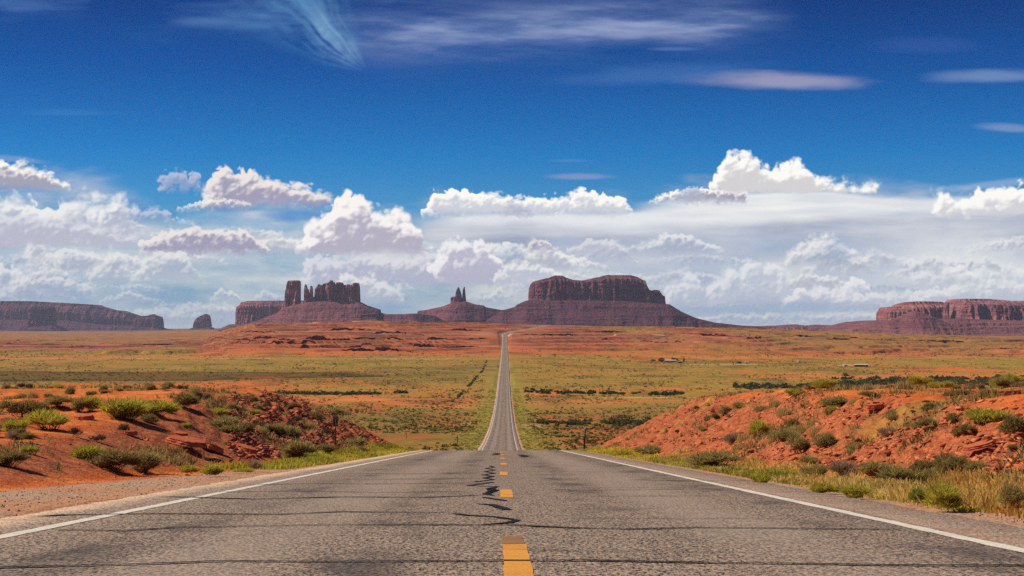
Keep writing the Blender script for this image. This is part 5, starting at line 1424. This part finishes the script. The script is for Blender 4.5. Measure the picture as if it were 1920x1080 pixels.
def tree(px, py, wpx, hpx, seed, label, c0=(.03, .035, .014), c1=(.12, .13, .035), name='tree', conical=False, d1=4000):
    x, y, z = hit(px, py, 300, d1); k = y / F0; w, h = wpx * k, hpx * k
    rs = np.random.RandomState(seed)
    o = empty(name, (x, y, z), label, 'tree')
    n = 700; u = rs.normal(size=(n, 3)); u /= np.linalg.norm(u, axis=1)[:, None]
    r = rs.uniform(.45, 1, n) ** .6 * (1 + .30 * fbm(u[:, 0] * 2 + 5, u[:, 1] * 2 + u[:, 2] * 1.5, seed, 3))
    P = u * r[:, None] * np.array([w / 2, w / 2, h * .44]); P[:, 2] += h * .55
    if conical: P[:, :2] *= np.clip(1.25 - P[:, 2] / h, .25, 1)[:, None]
    P[:, 2] = np.maximum(P[:, 2], h * .04)
    a = rs.normal(size=(n, 3)); a /= np.linalg.norm(a, axis=1)[:, None]; b = np.cross(a, rs.normal(size=(n, 3))); b /= np.linalg.norm(b, axis=1)[:, None]
    q = (min(w, h) * rs.uniform(.035, .08, n))[:, None]
    V = np.stack([P - a * q, P - b * q, P + a * q, P + b * q], 1).reshape(-1, 3)
    g = rs.uniform(0, 1, n)[:, None]; col = np.array(c0) + (np.array(c1) - np.array(c0)) * g
    add('crown', mesh_np('crown', V, np.arange(4 * n).reshape(-1, 4), False, dict(tint=np.repeat(np.column_stack([col, np.ones(n)]), 4, 0)), [leafM]), o)
    th = np.linspace(0, 2 * np.pi, 8, endpoint=False); rows = []
    for t in np.linspace(0, 1, 5):
        rr = max(.035 * w, .1) * (1 - .6 * t); rows.append(np.stack([np.cos(th) * rr + .03 * w * math.sin(3 * t), np.sin(th) * rr, np.full(8, -.3 + t * h * .6)], -1))
    add('trunk', mesh_np('trunk', np.vstack(rows), grid_faces(5, 8, 0, True), True, None, [postD]), o)
    return o
tree(1240, 679, 12, 8.5, 1, 'rounded dark green tree over the left end of the homestead right of the road')
tree(1225, 678.5, 10, 5, 2, 'low olive tree at the far left of the homestead right of the road', (.05, .05, .02), (.18, .16, .05))
tree(1282.5, 679, 4.5, 9, 3, 'narrow dark tree standing at the right end of the homestead', conical=True)
tree(1264, 676.5, 9, 6, 4, 'reddish brown bushy tree behind the homestead roof', (.05, .03, .02), (.16, .08, .04))
tree(1166, 794, 46, 18, 5, 'biggest dark spreading bush in the valley, left of the tip of the right bank', (.045, .040, .018), (.15, .125, .045), 'spreading_bush', d1=1200)['category'] = 'bush'
tree(1437, 728, 22, 9, 6, 'dark round bush at the left end of the dark wash on the right', (.03, .035, .014), (.11, .11, .035), 'round_bush', d1=2000)['category'] = 'bush'

# ------------------------------------------------------------------ clouds added above the frame, unseen, to shade the far buttes and the plain
def shade_cloud(cx, cy, cz, rx, ry, rz, seed, mat):
    nlon, nlat = 96, 40
    th = np.linspace(0, 2 * np.pi, nlon, endpoint=False)[None]; ph = np.linspace(-np.pi / 2, np.pi / 2, nlat)[:, None]
    X = np.cos(ph) * np.cos(th); Y = np.cos(ph) * np.sin(th); Z = np.sin(ph) + 0 * th
    r = 1 + .35 * fbm(X * 2.2 + seed, Y * 2.2 + Z, seed, 4, .55) + .10 * (1 - np.abs(fbm(X * 6, Y * 6 + Z * 5, seed + 1, 3)) * 2)
    V = np.stack([cx + X * r * rx, cy + Y * r * ry, cz + np.where(Z < 0, Z * .25, Z) * r * rz], -1).reshape(-1, 3)
    c = np.array([cx, cy, cz]); o = add('shade_cloud', mesh_np('shade_cloud', V - c, grid_faces(nlat, nlon, 0, True), True, None, [mat]), kind='structure'); o.location = c; return o

def shade_cloud_mat(name, thin):
    c_ = Mat(name, 1., 0.); c_.base((.85, .85, .85))
    tp = c_.n('ShaderNodeBsdfTransparent'); ms = c_.n('ShaderNodeMixShader'); ms.inputs[0].default_value = 1 - thin
    c_.link(tp.outputs[0], ms.inputs[1]); c_.link(c_.b.outputs[0], ms.inputs[2]); c_.link(ms.outputs[0], c_.t.nodes['Material Output'].inputs['Surface'])
    return c_.m
thickM, thinM = shade_cloud_mat('thick_shade_cloud', .54), shade_cloud_mat('thin_shade_cloud', .76)
def shade(tx, ty, tz, alt, rx, ry, seed, rz=300, mat=None):
    t = (alt - tz) / sdir.z
    return shade_cloud(tx + sdir.x * t, ty + sdir.y * t, alt, rx, ry, rz, seed, mat or thickM)
shade(520, 8600, 80, 2700, 900, 900, 1, mat=thinM)
shade(-3900, 15000, 50, 4300, 1500, 1900, 4, 500, thinM)
shade(-460, 1380, -40, 900, 300, 120, 5, 90, thinM)

# ------------------------------------------------------------------ desert air
hb = box_mesh('haze', [(0, 0, 125, 52000, 52000, 470)], steel)
hm = bpy.data.materials.new('desert_haze'); hm.use_nodes = True; ht = hm.node_tree; ht.nodes.clear()
pv = ht.nodes.new('ShaderNodeVolumePrincipled'); mo = ht.nodes.new('ShaderNodeOutputMaterial'); ht.links.new(pv.outputs[0], mo.inputs['Volume'])
pv.inputs['Color'].default_value = (.52, .68, 1.0, 1); pv.inputs['Density'].default_value = 1.9e-5; pv.inputs['Anisotropy'].default_value = 0.1
hb.materials.clear(); hb.materials.append(hm)
add('haze', hb, kind='stuff')
